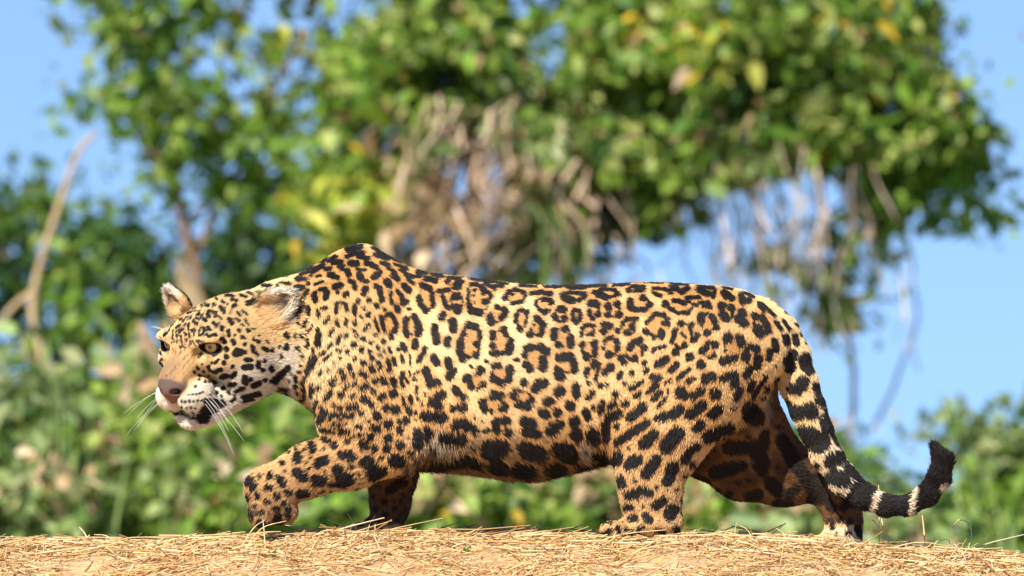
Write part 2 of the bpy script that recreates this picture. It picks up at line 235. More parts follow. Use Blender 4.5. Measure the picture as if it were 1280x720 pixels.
 (900, 360, 5.143, [(14,240,120,270,150),(14,240,105,280,130),(12,290,140,340,185),(12,140,35,210,60),(14,345,225,380,270),(22,410,320,415,350),(12,395,210,440,270),(18,475,310,485,360),(20,210,185,260,200,290,250,295,285),(28,225,270,245,300),(20,335,350,345,400),(16,305,410,300,460),(24,220,395),(22,240,460,220,510),(22,175,530,155,560),(20,75,560,85,600),(20,195,610,180,650),(14,280,570,250,620,200,700)]),
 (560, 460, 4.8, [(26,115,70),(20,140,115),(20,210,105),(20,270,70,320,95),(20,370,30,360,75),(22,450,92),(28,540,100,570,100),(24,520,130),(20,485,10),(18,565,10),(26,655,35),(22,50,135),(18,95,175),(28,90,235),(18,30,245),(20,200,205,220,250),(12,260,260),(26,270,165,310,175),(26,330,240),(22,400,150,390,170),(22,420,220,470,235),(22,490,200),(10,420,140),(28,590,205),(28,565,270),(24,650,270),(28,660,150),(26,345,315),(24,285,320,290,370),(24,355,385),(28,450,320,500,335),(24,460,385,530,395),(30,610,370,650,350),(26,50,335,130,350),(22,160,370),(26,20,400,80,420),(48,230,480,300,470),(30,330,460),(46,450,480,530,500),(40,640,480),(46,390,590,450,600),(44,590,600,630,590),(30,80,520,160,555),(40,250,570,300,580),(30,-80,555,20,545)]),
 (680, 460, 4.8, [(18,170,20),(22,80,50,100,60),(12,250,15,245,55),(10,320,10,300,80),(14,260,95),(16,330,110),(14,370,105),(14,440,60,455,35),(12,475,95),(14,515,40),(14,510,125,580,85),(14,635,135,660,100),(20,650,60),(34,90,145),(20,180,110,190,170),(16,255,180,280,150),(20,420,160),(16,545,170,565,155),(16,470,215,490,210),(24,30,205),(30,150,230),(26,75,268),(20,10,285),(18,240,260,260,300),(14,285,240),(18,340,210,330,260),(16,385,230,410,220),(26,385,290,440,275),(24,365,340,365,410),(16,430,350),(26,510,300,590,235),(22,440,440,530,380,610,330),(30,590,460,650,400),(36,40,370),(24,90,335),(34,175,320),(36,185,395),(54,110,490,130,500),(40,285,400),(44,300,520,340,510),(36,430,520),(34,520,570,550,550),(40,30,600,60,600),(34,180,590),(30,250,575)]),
 (800, 450, 5.143, [(16,75,120,120,120),(14,45,205,105,165),(10,160,150,195,130),(14,235,125,305,65),(14,290,145,335,125),(30,410,125),(30,445,110),(20,515,125,555,105),(24,590,100,590,160),(18,665,95,690,75),(20,600,240,630,195),(20,700,165),(34,250,205,270,225),(20,330,235,390,200),(36,470,215),(26,115,375,150,360),(30,200,355,240,320),(30,310,350,390,290),(30,450,350,490,315),(26,350,440,380,410),(44,160,550,230,470),(20,270,640,330,560),(16,80,255,120,215),(12,170,200),(12,110,300,160,250),(24,180,690,210,670)]),
 (720, 560, 6.0, [(34,300,40,310,90),(34,390,130,450,80),(40,520,190,590,90),(36,670,250,720,140),(24,810,90,830,20),(26,330,230,345,270),(14,590,285),(34,390,350,450,340),(28,470,310,540,330),(34,590,430,640,390),(44,690,500,710,460),(22,375,440,400,440),(22,400,530,430,520),(26,510,510,540,540),(14,740,300),(16,590,610,640,630),(24,740,610),(14,360,610,410,620),(10,200,635,240,635),(8,270,605),(8,300,630),(14,480,655)]),
 (840, 480, 4.236, [(34,130,500,170,520),(40,300,330,380,330),(36,520,520,560,560),(44,440,330,480,420),(50,410,140,440,170),(16,500,20),(30,180,280,300,230),(20,120,330),(40,230,460,320,440),(30,370,430),(30,490,260,480,340),(30,450,420,480,460),(28,190,560,240,570),(30,410,590,460,580),(28,560,630,620,630),(20,300,575),(26,620,580,650,550),(14,405,275),(10,225,350),(16,100,420),(12,560,435),(36,580,290,640,400,700,490,760,580),(36,760,500,800,600),(30,850,650)]),
 (950, 400, 4.5, [(30,150,230,165,270),(30,175,200),(30,245,215,250,260),(24,270,285),(34,210,380,235,350),(28,175,385),(26,310,375),(28,325,430,330,460),(40,210,515),(36,280,520),(24,270,480),(30,355,560,370,600),(14,90,330),(16,150,460,170,500),(56,270,650,330,690),(40,230,630),(24,375,510,385,530),(20,410,640,425,680)]),
 (1000, 530, 4.5, [(36,80,110,120,90),(36,150,20),(34,40,60),(38,165,205,215,180),(42,180,290,230,305),(24,260,235,295,270),(46,320,400,360,360),(40,340,430),(46,290,420),(40,470,490,480,440),(46,540,500,540,450),(38,680,460,700,420),(36,640,400),(30,730,410),(34,760,330,800,320),(70,780,200,790,240),(70,740,130),(50,820,260),(30,720,150),(22,845,345),(20,700,300),(14,190,580),(16,285,545),(18,275,615),(8,210,620),(10,285,670),(10,235,675),(16,230,530),(20,330,580,345,620),(14,180,545),(30,250,460),(30,60,420,100,400),(24,160,430)]),
]

# ------------------------------------------------------------------ jaguar: implicit body in photo-pixel units (x right, y away, z up from 665)
def pt(px, py, y): return np.array([px, y, 665.0 - py])
def smin(a, b, k):
    h = np.maximum(k - np.abs(a - b), 0) / k
    return np.minimum(a, b) - h * h * k * 0.25
def smax(a, b, k): return -smin(-a, -b, k)
def cone(p, a, b, ra, rb, flat=1.0):
    """round cone; flat < 1 makes it thinner across the body"""
    x, y, z = p; ab = b - a
    ay = (y - a[1]); 
    t = ((x - a[0]) * ab[0] + ay * ab[1] + (z - a[2]) * ab[2]) / (ab @ ab)
    t = np.clip(t, 0, 1)
    dy = (ay - t * ab[1]) / flat
    return np.sqrt((x - a[0] - t * ab[0]) ** 2 + dy ** 2 + (z - a[2] - t * ab[2]) ** 2) - (ra + t * (rb - ra))
def ellip(p, c, r, B=None):
    """ellipsoid, B = rows of local axes"""
    x, y, z = p[0] - c[0], p[1] - c[1], p[2] - c[2]
    if B is not None:
        x, y, z = (B[0][0] * x + B[0][1] * y + B[0][2] * z, B[1][0] * x + B[1][1] * y + B[1][2] * z, B[2][0] * x + B[2][1] * y + B[2][2] * z)
    k0 = np.sqrt((x / r[0]) ** 2 + (y / r[1]) ** 2 + (z / r[2]) ** 2)
    k1 = np.sqrt((x / r[0] ** 2) ** 2 + (y / r[1] ** 2) ** 2 + (z / r[2] ** 2) ** 2)
    return k0 * (k0 - 1) / np.maximum(k1, 1e-9)
def hermite(xq, xs, ys):
    xs = np.asarray(xs, float); ys = np.asarray(ys, float)
    m = np.gradient(ys, xs); i = np.clip(np.searchsorted(xs, xq) - 1, 0, len(xs) - 2)
    h = xs[i + 1] - xs[i]; t = np.clip((xq - xs[i]) / h, 0, 1)
    return (2*t**3-3*t*t+1)*ys[i] + (t**3-2*t*t+t)*h*m[i] + (-2*t**3+3*t*t)*ys[i+1] + (t**3-t*t)*h*m[i+1]
# torso: station x, top, bottom, half width, middle
TOR = np.array([
 [335, 359, 480, 54, -14], [365, 345, 496, 62, -8], [400, 326, 522, 66, -3], [425, 311, 545, 70, 0], [448, 303.5, 562, 72, 0], [466, 306, 572, 74, 0], [482, 316, 578, 77, 0], [500, 327, 582, 80, 0],
 [525, 336.5, 586, 86, 0], [560, 342, 588, 93, 0], [600, 347.5, 592, 99, 0], [640, 352.5, 598, 103, 0], [670, 355, 599, 103, 0], [700, 355, 593, 101, 0],
 [740, 354, 582, 95, 0], [780, 352.5, 568, 89, 0], [820, 351.5, 552, 86, 0], [860, 353.5, 532, 84, 0], [900, 360, 510, 79, 0], [930, 369, 492, 70, 0], [955, 381, 476, 56, 0], [975, 396, 462, 40, 0]])
SHR = 2.2      # fur stands proud of the skin
def torso(p):
    x, y, z = p
    xr = np.clip(x.ravel(), TOR[0, 0], TOR[-1, 0])
    sh = x.shape
    zt = (665 - hermite(xr, TOR[:, 0], TOR[:, 1])).reshape(sh); zb = (665 - hermite(xr, TOR[:, 0], TOR[:, 2])).reshape(sh)
    wd = hermite(xr, TOR[:, 0], TOR[:, 3]).reshape(sh); yc = hermite(xr, TOR[:, 0], TOR[:, 4]).reshape(sh)
    c = (zt + zb) / 2; h = (zt - zb) / 2 - SHR
    qz = (z - c) / h
    qy = (y - yc) / (wd * (1 - 0.20 * np.clip(qz, -1, 1.2) - 0.05))
    n = 2.25
    r = (np.abs(qz) ** n + np.abs(qy) ** n) ** (1 / n)
    d = (r - 1) * np.minimum(h, wd)
    d = d + 1.3 * np.sin((x * 0.95 + (z - 150) * 0.42) * (2 * math.pi / 36)) * np.exp(-((x - 610) / 70) ** 2 - ((z - 165) / 60) ** 2) * (np.abs(y) > 40)
    ex = np.maximum(np.maximum(TOR[0, 0] - x, x - TOR[-1, 0]), 0)
    return np.where(ex > 0, np.sqrt(np.maximum(d, 0) ** 2 + ex ** 2), d)
# head frame
TH, PH, RO = math.radians(51), math.radians(21), math.radians(4)
HF = np.array([-math.cos(TH) * math.cos(PH), -math.sin(TH) * math.cos(PH), -math.sin(PH)])
HL0 = np.array([math.sin(TH), -math.cos(TH), 0.0]); HU0 = np.array([-math.cos(TH) * math.sin(PH), -math.sin(TH) * math.sin(PH), math.cos(PH)])
HL = HL0 * math.cos(RO) - HU0 * math.sin(RO); HU = HU0 * math.cos(RO) + HL0 * math.sin(RO)
HO = pt(237, 434.5, -88)
HB = np.array([HF, HL, HU])
def hp(f, l, u): return HO + f * HF + l * HL + u * HU
def to_head(p): 
    q = np.asarray(p) - HO; return q @ HB.T
EYE_L = 34.0
EYE_DIR = {1: HF * 0.90 + HL * 0.42 + HU * 0.06, -1: HF * 0.90 - HL * 0.42 + HU * 0.06}
for s_ in EYE_DIR: EYE_DIR[s_] = EYE_DIR[s_] / np.linalg.norm(EYE_DIR[s_])
EYE_C = {}
def skull(p):
    d = ellip(p, hp(-46, 0, -10), (60, 56, 45), HB)
    d = smin(d, ellip(p, hp(-14, 0, 0), (34, 40, 26), HB), 16)
    for s in (1, -1):
        d = smin(d, ellip(p, hp(-46, s * 47, -36), (42, 29, 40), HB), 20)        # cheek
        d = smin(d, ellip(p, hp(-16, s * 41, -20), (29, 17, 15), HB), 14)        # cheekbone
        d = smin(d, cone(p, hp(-62, s * 38, -62), hp(12, s * 16, -82), 26, 17), 16)   # jaw
        d = smin(d, ellip(p, hp(0, s * 31, 12), (16, 18, 8), HB), 8)             # brow
    d = smin(d, cone(p, hp(-5, 0, -8), hp(43, 0, -29), 26, 18.5), 12)            # bridge
    for s in (1, -1):
        d = smin(d, ellip(p, hp(28, s * 17, -54), (27, 20, 21), HB), 8)          # whisker pad
    d = smin(d, ellip(p, hp(51, 0, -36), (12.5, 18.5, 13), HB), 5)               # nose
    d = smin(d, cone(p, hp(55, 0, -40), hp(52, 0, -53), 9, 5), 5)
    d = smin(d, ellip(p, hp(13, 0, -87.5), (28, 20, 14.5), HB), 3.0)                 # chin
    for s in (1, -1):
        d = smax(d, -cone(p, hp(49, s * 1, -74), hp(10, s * 27, -78), 1.8, 2.4), 2)          # mouth
        d = smax(d, -ellip(p, hp(60, s * 12, -40), (9, 6.4, 5.0), HB), 1.5)      # nostril
        d = smax(d, -ellip(p, hp(14, s * 24, -4), (9, 8, 8), HB), 7)             # hollow at the inner eye
    d = smax(d, -cone(p, hp(61, 0, -52), hp(53, 0, -70), 1.2, 1.2), 1.5)
    return d
def ray_to(f, o, dv, n=900, far=90):
    t = np.linspace(0, far, n); q = o[None] + t[:, None] * dv[None]
    v = f((q[:, 0], q[:, 1], q[:, 2])); i = np.argmax(v < 0)
    return q[i]
hit_ = {s_: ray_to(skull, hp(0, s_ * EYE_L, 1) + EYE_DIR[s_] * 70, -EYE_DIR[s_]) for s_ in (1, -1)}
mid_ = (hit_[1] + hit_[-1]) / 2; print('eye f0', to_head(mid_), 'sep', hit_[1] - hit_[-1])
sh_ = pt(238.5, 434.5, 0) - mid_; sh_[1] = 0; HO = HO + sh_       # bring the eyes where they are seen
for s_ in (1, -1):
    o = hp(0, s_ * EYE_L, 1) + EYE_DIR[s_] * 70
    EYE_C[s_] = ray_to(skull, o, -EYE_DIR[s_]) - EYE_DIR[s_] * 12.4
EYE_R = 12.0
def eye_basis(s):
    f = EYE_DIR[s]; u = HU - f * (HU @ f); u /= np.linalg.norm(u); l = np.cross(u, f); return f, l, u
# ears: centre, long axis, facing, length, width
def mk_ear(base, tip, face, wid):
    e = tip - base; ln = np.linalg.norm(e); e = e / ln
    n_ = face - e * (face @ e); n_ /= np.linalg.norm(n_); w_ = np.cross(e, n_)
    return dict(c=base + e * ln * 0.46, B=np.array([e, w_, n_]), L=ln * 0.56, W=wid, base=base, e=e, n=n_)
EARS = {1: mk_ear(pt(321, 402, HO[1] + 16), pt(370, 369, HO[1] + 14), np.array([-0.22, -0.93, -0.12]), 23),
        -1: mk_ear(pt(231, 394, HO[1] + 84), pt(211, 360, HO[1] + 90), np.array([-0.74, -0.66, 0.05]), 15)}
def ear(p, s):
    E = EARS[s]; B, c = E['B'], E['c']
    x, y, z = p[0] - c[0], p[1] - c[1], p[2] - c[2]
    lx, ly, lz = [B[i][0] * x + B[i][1] * y + B[i][2] * z for i in range(3)]
    ly = ly / (1 - 0.34 * np.clip(lx / E['L'], -1, 1))              # narrows to the tip
    d = ellip((lx, ly, lz), (0, 0, 0), (E['L'], E['W'], 13))
    o = (9.5 if s == 1 else 10.5)
    return smax(d, -ellip((lx, ly, lz), (1, 0, o), (E['L'] * 0.86, E['W'] * 0.80, 14.5)), 3)
# limbs: list of (px, py, depth, radius)
def chain(p, pts, k, flat=1.0):
    d = None
    for a, b in zip(pts[:-1], pts[1:]):
        c = cone(p, pt(*a[:3]), pt(*b[:3]), a[3], b[3], flat)
        d = c if d is None else smin(d, c, k)
    return d
NEAR_FORE = [(432, 400, -42, 52), (440, 470, -60, 52), (454, 522, -68, 52), (494, 554, -70, 37), (440, 572, -72, 36), (388, 588, -74, 30), (350, 606, -74, 27.5)]
FAR_FORE = [(452, 480, 50, 50), (492, 545, 62, 38), (489, 590, 60, 29), (487, 630, 58, 22), (484, 652, 58, 19)]
NEAR_HIND = [(905, 430, -36, 62), (868, 480, -50, 62), (826, 545, -58, 51), (812, 590, -62, 38), (813, 625, -64, 33), (820, 648, -64, 28)]
FAR_HIND = [(915, 460, 36, 60), (885, 550, 56, 44), (930, 585, 64, 37), (985, 594, 66, 35), (1035, 603, 66, 24), (1052, 625, 66, 24), (1057, 655, 66, 20), (1057, 668, 66, 19)]
TAIL = [(950, 400, 0, 27), (972, 418, -4, 25), (988, 445, -6, 22.5), (998, 480, -8, 22), (1009, 510, -10, 20), (1019, 536, -11, 18), (1032, 568, -12, 17), (1052, 598, -14, 16), (1080, 621, -15, 13.5), (1106, 632, -16, 11.5), (1134, 632, -18, 10.5), (1157, 619, -20, 12), (1172, 598, -22, 12.5), (1177, 577, -22, 9.5), (1168, 560, -22, 5)]
def paw(p, c, fwd, r, toes, spread, k=4):
    """toes round the front of a paw"""
    x0 = None
    side = np.array([-fwd[1], fwd[0], 0.0]) if abs(fwd[2]) < 0.8 else np.array([0, 1.0, 0])
    for i, a in enumerate(toes):
        q = c + fwd * math.cos(a) * spread + side * math.sin(a) * spread * 1.05
        d = ellip(p, q, (r * 1.15, r * 0.9, r))
        x0 = d if x0 is None else smin(x0, d, k)
    return x0
def near_fore_paw(p):
    d = ellip(p, pt(342, 624, -74), (29, 29, 31))
    d = smin(d, ellip(p, pt(330, 606, -74), (20, 25, 20)), 14)
    for i, yy in enumerate((-96, -81, -66, -52)):
        d = smin(d, ellip(p, pt(327 + (3 if i in (0, 3) else 0), 641, yy), (14, 8.0, 18)), 2.0)
    d = smin(d, ellip(p, pt(358, 640, -72), (16, 20, 14)), 8)
    return d
def far_fore_paw(p):
    d = ellip(p, pt(474, 658, 58), (24, 24, 13))
    for i, yy in enumerate((38, 52, 66, 78)): d = smin(d, ellip(p, pt(452 - (3 if i in (1, 2) else 0), 662, yy), (13, 7.5, 9)), 3)
    return d
def near_hind_paw(p):
    d = smin(ellip(p, pt(815, 655, -64), (36, 28, 17)), ellip(p, pt(785, 661, -66), (26, 25, 10)), 12)
    for i, yy in enumerate((-88, -73, -58, -45)): d = smin(d, ellip(p, pt(768 - (4 if i in (1, 2) else 0), 661, yy), (15, 7.6, 9.5)), 2)
    return d
def far_hind_paw(p):
    d = ellip(p, pt(1052, 674, 64), (26, 24, 14))
    for i, yy in enumerate((44, 57, 71, 83)): d = smin(d, ellip(p, pt(1031 - (3 if i in (1, 2) else 0), 678, yy), (13, 7.5, 9)), 3)
    return d
# (function, bounding box lo, hi, blend)
def bb(pts, pad=75):
    a = np.array([pt(*q[:3]) for q in pts]); r = max(q[3] for q in pts) if len(pts[0]) > 3 else 0
    return a.min(0) - r - pad, a.max(0) + r + pad
def neck(p):
    d = cone(p, pt(298, 420, -40), pt(350, 418, -12), 52, 62)
    return d
def muscles(p):
    d = ellip(p, pt(462, 388, -40), (40, 27, 56))                        # shoulder blade
    d = smin(d, ellip(p, pt(462, 388, 40), (40, 27, 56)), 10)
    d = smin(d, ellip(p, pt(900, 415, -34), (70, 42, 50)), 14)           # haunch
    d = smin(d, ellip(p, pt(900, 415, 34), (70, 42, 50)), 14)
    return d
def thigh_sheet(p):
    d = cone(p, pt(908, 480, 42), pt(975, 586, 60), 50, 36, 0.62)
    return smin(d, cone(p, pt(934, 450, 25), pt(942, 545, 50), 24, 24, 0.8), 14)
def thigh_near(p):
    return smin(cone(p, pt(885, 435, -40), pt(800, 540, -58), 66, 46, 0.62), cone(p, pt(930, 440, -40), pt(838, 560, -60), 50, 30, 0.62), 18)
PRIMS = [(muscles, *bb([(400, 300, -90), (980, 470, 90)], 20), 26), (neck, *bb([(298, 420, -40, 60), (350, 418, -12, 70)]), 24), (skull, HO - 190, HO + 190, 14),
 (lambda p: ear(p, 1), EARS[1]['c'] - 70, EARS[1]['c'] + 70, 5), (lambda p: ear(p, -1), EARS[-1]['c'] - 70, EARS[-1]['c'] + 70, 5),
 (lambda p: chain(p, NEAR_FORE, 14, 0.85), *bb(NEAR_FORE), 7), (near_fore_paw, *bb([(342, 630, -74, 36)]), 8),
 (lambda p: chain(p, FAR_FORE, 14, 0.85), *bb(FAR_FORE), 13), (far_fore_paw, *bb([(470, 658, 58, 36)]), 8),
 (lambda p: chain(p, NEAR_HIND, 18, 0.78), *bb(NEAR_HIND), 15), (thigh_near, *bb([(870, 480, -45, 80)]), 15), (near_hind_paw, *bb([(800, 655, -64, 60)]), 10),
 (lambda p: chain(p, FAR_HIND, 14, 0.78), *bb(FAR_HIND), 14), (thigh_sheet, *bb([(950, 520, 45, 80)]), 20), (far_hind_paw, *bb([(1050, 674, 64, 40)]), 8),
 (lambda p: chain(p, TAIL, 9), *bb(TAIL), 14)]
def grid_axis(lo, hi, fine, f, c):
    out = [lo]
    while out[-1] < hi:
        v = out[-1]; dist = max(fine[0] - v, v - fine[1], 0)
        out.append(v + f + (c - f) * min(1, dist / 40))
    return np.array(out)
ax = grid_axis(180, 1210, (195, 375), 1.15, 2.4)
ay = grid_axis(-190, 125, (-185, -20), 1.5, 2.6)
az = grid_axis(-24, 375, (112, 318), 1.35, 2.2)
shape = (len(ax), len(ay), len(az))
FLD = np.full(shape, 60.0, np.float32)
def sl(axis, lo, hi): 
    i = np.searchsorted(axis, lo); j = np.searchsorted(axis, hi); return slice(max(i - 1, 0), min(j + 1, len(axis)))
def region(lo, hi):
    s = (sl(ax, lo[0], hi[0]), sl(ay, lo[1], hi[1]), sl(az, lo[2], hi[2]))
    return s, np.meshgrid(ax[s[0]].astype(np.float32), ay[s[1]].astype(np.float32), az[s[2]].astype(np.float32), indexing='ij', copy=False)
s_, P_ = region((290, -125, 40), (1020, 125, 375))
FLD[s_] = torso(P_)
for fn, lo, hi, k in PRIMS:
    s_, P_ = region(lo, hi)
    FLD[s_] = smin(FLD[s_], np.minimum(fn(P_), 60.0).astype(np.float32), k)
# eye openings
for s in (1, -1):
    f_, l_, u_ = eye_basis(s)
    c_ = EYE_C[s] + f_ * 11
    s_, P_ = region(c_ - 30, c_ + 30)
    tilt = 0.22 * (1 if s == 1 else -1)
    l2 = l_ * math.cos(tilt) + u_ * math.sin(tilt) * -1; u2 = np.cross(f_, l2)
    d = FLD[s_]
    d = smin(d, ellip(P_, c_ - f_ * 1.5, (5, 16.5, 10), np.array([f_, l2, u2])), 6)      # lids
    d = smax(d, -ellip(P_, c_ + f_ * 1, (13, 13.2, 7.4), np.array([f_, l2, u2])), 1.6)
    FLD[s_] = d
def surface_nets(F):
    ins = F < 0
    n0, n1, n2 = [k - 1 for k in F.shape]
    cnt = np.zeros((n0, n1, n2), np.uint8)
    for i in (0, 1):
        for j in (0, 1):
            for k in (0, 1): cnt += ins[i:i + n0, j:j + n1, k:k + n2]
    act = np.nonzero((cnt > 0) & (cnt < 8)); N = len(act[0])
    vid = np.full((n0, n1, n2), -1, np.int32); vid[act] = np.arange(N)
    acc = np.zeros((N, 3)); num = np.zeros(N); A = (ax, ay, az)
    for axis in range(3):
        o = [a for a in range(3) if a != axis]
        for u in (0, 1):
            for v in (0, 1):
                i0 = list(act); i0[o[0]] = i0[o[0]] + u; i0[o[1]] = i0[o[1]] + v
                i1 = list(i0); i1[axis] = i1[axis] + 1
                a = F[tuple(i0)]; b = F[tuple(i1)]; m_ = (a < 0) != (b < 0)
                t = np.where(m_, a / np.where(m_, a - b, 1), 0)
                for c in range(3):
                    q0 = A[c][i0[c]]; q1 = A[c][i1[c]]
                    acc[:, c] += np.where(m_, q0 + t * (q1 - q0), 0)
                num += m_
    V = acc / num[:, None]
    faces = []
    for axis in range(3):
        o = [(axis + 1) % 3, (axis + 2) % 3]
        sa = [slice(None)] * 3; sb = [slice(None)] * 3; sa[axis] = slice(0, -1); sb[axis] = slice(1, None)
        A0 = ins[tuple(sa)]; B0 = ins[tuple(sb)]
        e = np.nonzero(A0 != B0); fl = A0[e]
        ok = (e[o[0]] > 0) & (e[o[1]] > 0) & (e[o[0]] < F.shape[o[0]] - 1) & (e[o[1]] < F.shape[o[1]] - 1)
        e = [q[ok] for q in e]; fl = fl[ok]
        def g(d0, d1):
            q = list(e); q[o[0]] = q[o[0]] + d0; q[o[1]] = q[o[1]] + d1; return vid[tuple(q)]
        quad = np.stack([g(-1, -1), g(0, -1), g(0, 0), g(-1, 0)], -1)
        quad[~fl] = quad[~fl][:, ::-1]
        faces.append(quad)
    return V, np.concatenate(faces)
JV, JF = surface_nets(FLD)
del FLD
# drop stray islands: keep quads with all valid ids; relax slightly
JF = JF[(JF >= 0).all(1)]
def vnormals(V, F):
    e1 = V[F[:, 2]] - V[F[:, 0]]; e2 = V[F[:, 3]] - V[F[:, 1]]
    fn = np.cross(e1, e2); N = np.zeros_like(V)
    for k in range(4): np.add.at(N, F[:, k], fn)
    return N / (np.linalg.norm(N, axis=1, keepdims=True) + 1e-12), 0.5 * np.linalg.norm(fn, axis=1)
for it in range(2):
    acc = np.zeros_like(JV); num = np.zeros(len(JV))
    for k in range(4):
        np.add.at(acc, JF[:, k], JV[JF[:, (k + 1) % 4]] + JV[JF[:, (k + 3) % 4]]); np.add.at(num, JF[:, k], 2)
    JV = JV * 0.5 + 0.5 * acc / num[:, None]
JN, JA = vnormals(JV, JF)
print('jaguar verts', len(JV))

# ---- markings canvas (signed distance in photo pixels)
CX0, CY0, CR = 180, 290, 2.0
CW, CH = int((1215 - CX0) * CR), int((700 - CY0) * CR)
canvas = np.full((CH, CW), 40.0, np.float32)
for ox, oy, k, strokes in MARKS:
    for s in strokes:
        r = s[0] / k; r += (0.5 if ox + s[1] / k < 375 and oy + s[2] / k < 560 else (1.2 if r > 3 and s[1] / k + ox > 530 else 0.6)); q = [((s[i] / k + ox), (s[i + 1] / k + oy)) for i in range(1, len(s), 2)]
        if len(q) == 1: q = q * 2
        for (x0, y0), (x1, y1) in zip(q[:-1], q[1:]):
            lo_x = max(int((min(x0, x1) - r - 8 - CX0) * CR), 0); hi_x = min(int((max(x0, x1) + r + 8 - CX0) * CR), CW)
            lo_y = max(int((min(y0, y1) - r - 8 - CY0) * CR), 0); hi_y = min(int((max(y0, y1) + r + 8 - CY0) * CR), CH)
            if hi_x <= lo_x or hi_y <= lo_y: continue
            yy, xx = np.mgrid[lo_y:hi_y, lo_x:hi_x]; xx = xx / CR + CX0; yy = yy / CR + CY0
            dx, dy = x1 - x0, y1 - y0; L2 = dx * dx + dy * dy + 1e-6
            t = np.clip(((xx - x0) * dx + (yy - y0) * dy) / L2, 0, 1)
            d = np.hypot(xx - x0 - t * dx, yy - y0 - t * dy) - r
            canvas[lo_y:hi_y, lo_x:hi_x] = np.minimum(canvas[lo_y:hi_y, lo_x:hi_x], d)
# rosettes: broken rings round a tawny heart (origin, enlargement, (cx, cy, rx, ry))
ROS = [(560, 330, 5.143, [(200, 230, 72, 90), (145, 505, 62, 112), (340, 508, 62, 80), (558, 615, 62, 68), (318, 335, 48, 52), (470, 365, 38, 62), (570, 412, 46, 56), (430, 215, 66, 42), (615, 270, 60, 50), (55, 255, 40, 60)]),
 (680, 330, 5.143, [(115, 480, 56, 62), (98, 335, 40, 42), (206, 345, 30, 46), (312, 305, 38, 52), (440, 305, 44, 44), (275, 432, 42, 32), (282, 558, 44, 52), (422, 540, 46, 58), (572, 572, 56, 60), (396, 415, 28, 28), (402, 195, 78, 24), (190, 215, 80, 28), (608, 265, 62, 44), (135, 650, 66, 58), (535, 410, 52, 52), (205, 150, 66, 12), (590, 165, 50, 16)]),
 (800, 330, 5.143, [(105, 405, 76, 74), (262, 470, 66, 86), (430, 380, 52, 60), (255, 280, 80, 42), (545, 320, 40, 52), (430, 560, 40, 52), (578, 550, 52, 76), (255, 155, 54, 26), (425, 180, 52, 26), (140, 185, 56, 24), (345, 245, 52, 22), (690, 590, 44, 56)]),
 (560, 460, 4.8, [(318, 45, 56, 48), (442, 190, 56, 50), (165, 85, 52, 42), (275, 215, 62, 48)]),
 (460, 300, 6.0, [(438, 440, 54, 96), (600, 450, 52, 74), (650, 325, 62, 30), (455, 280, 80, 36), (160, 640, 48, 80), (335, 650, 46, 70)]),
 (900, 360, 5.143, [(245, 245, 46, 52), (195, 450, 52, 56)])]
rr_ = np.random.default_rng(19); fillc = np.zeros((CH, CW), np.float32)
for ox, oy, k, el in ROS:
    for cx, cy, rx, ry in el:
        cx, cy, rx, ry = ox + cx / k, oy + cy / k, rx / k, ry / k
        lo_x, hi_x = int((cx - rx - 9 - CX0) * CR), int((cx + rx + 9 - CX0) * CR); lo_y, hi_y = int((cy - ry - 9 - CY0) * CR), int((cy + ry + 9 - CY0) * CR)
        yy, xx = np.mgrid[lo_y:hi_y, lo_x:hi_x]; xx = xx / CR + CX0; yy = yy / CR + CY0
        th = np.arctan2((yy - cy) / ry, (xx - cx) / rx); q = np.hypot((xx - cx) / rx, (yy - cy) / ry)
        ph = rr_.uniform(0, 6.28, 3)
        wv_ = 0.55 * np.sin(2 * th + ph[0]) + 0.5 * np.sin(3 * th + ph[1]) + 0.4 * np.sin(5 * th + ph[2])
        hw = np.clip(1.25 + 1.5 * wv_, -1.5, 2.4)
        d_ = np.abs(q - 0.93) * min(rx, ry) * 1.05 - hw
        v_ = canvas[lo_y:hi_y, lo_x:hi_x]; np.minimum(v_, np.where(hw > 0.2, d_, 9), out=v_)
        f_ = fillc[lo_y:hi_y, lo_x:hi_x]; np.maximum(f_, np.clip((1.05 - q) / 0.3, 0, 1), out=f_)
# fill wider gaps with small spots
fr_ = np.random.default_rng(23)
for _ in range(60000):
    x0, y0 = fr_.uniform(345, 1060), fr_.uniform(300, 660)
    j_, i_ = int((x0 - CX0) * CR), int((y0 - CY0) * CR)
    lim = 5.2 if x0 < 530 else 7.0
    if x0 < 372 and y0 > 352: continue
    if canvas[i_, j_] > lim:
        r = fr_.uniform(1.5, 2.4) if x0 < 530 else fr_.uniform(1.8, 3.0); an = fr_.uniform(-0.5, 1.1); le = fr_.uniform(0, 3.5)
        lo_x, hi_x, lo_y, hi_y = max(j_ - 44, 0), min(j_ + 44, CW), max(i_ - 44, 0), min(i_ + 44, CH)
        yy, xx = np.mgrid[lo_y:hi_y, lo_x:hi_x]; xx = xx / CR + CX0 - x0; yy = yy / CR + CY0 - y0
        t = np.clip(xx * math.cos(an) + yy * math.sin(an), -le, le)
        v_ = canvas[lo_y:hi_y, lo_x:hi_x]; np.minimum(v_, np.hypot(xx - t * math.cos(an), yy - t * math.sin(an)) - r, out=v_)
def blur(a, sig):
    f0 = np.fft.fftfreq(a.shape[0])[:, None]; f1 = np.fft.rfftfreq(a.shape[1])[None]
    return np.fft.irfft2(np.fft.rfft2(a) * np.exp(-2 * (math.pi * sig) ** 2 * (f0 ** 2 + f1 ** 2)), a.shape)
dens = blur((canvas < 0).astype(np.float32), 6.5 * CR)
def sample(cv, px, py):
    i = np.clip(((py - CY0) * CR).astype(int), 0, CH - 1); j = np.clip(((px - CX0) * CR).astype(int), 0, CW - 1)
    return cv[i, j]
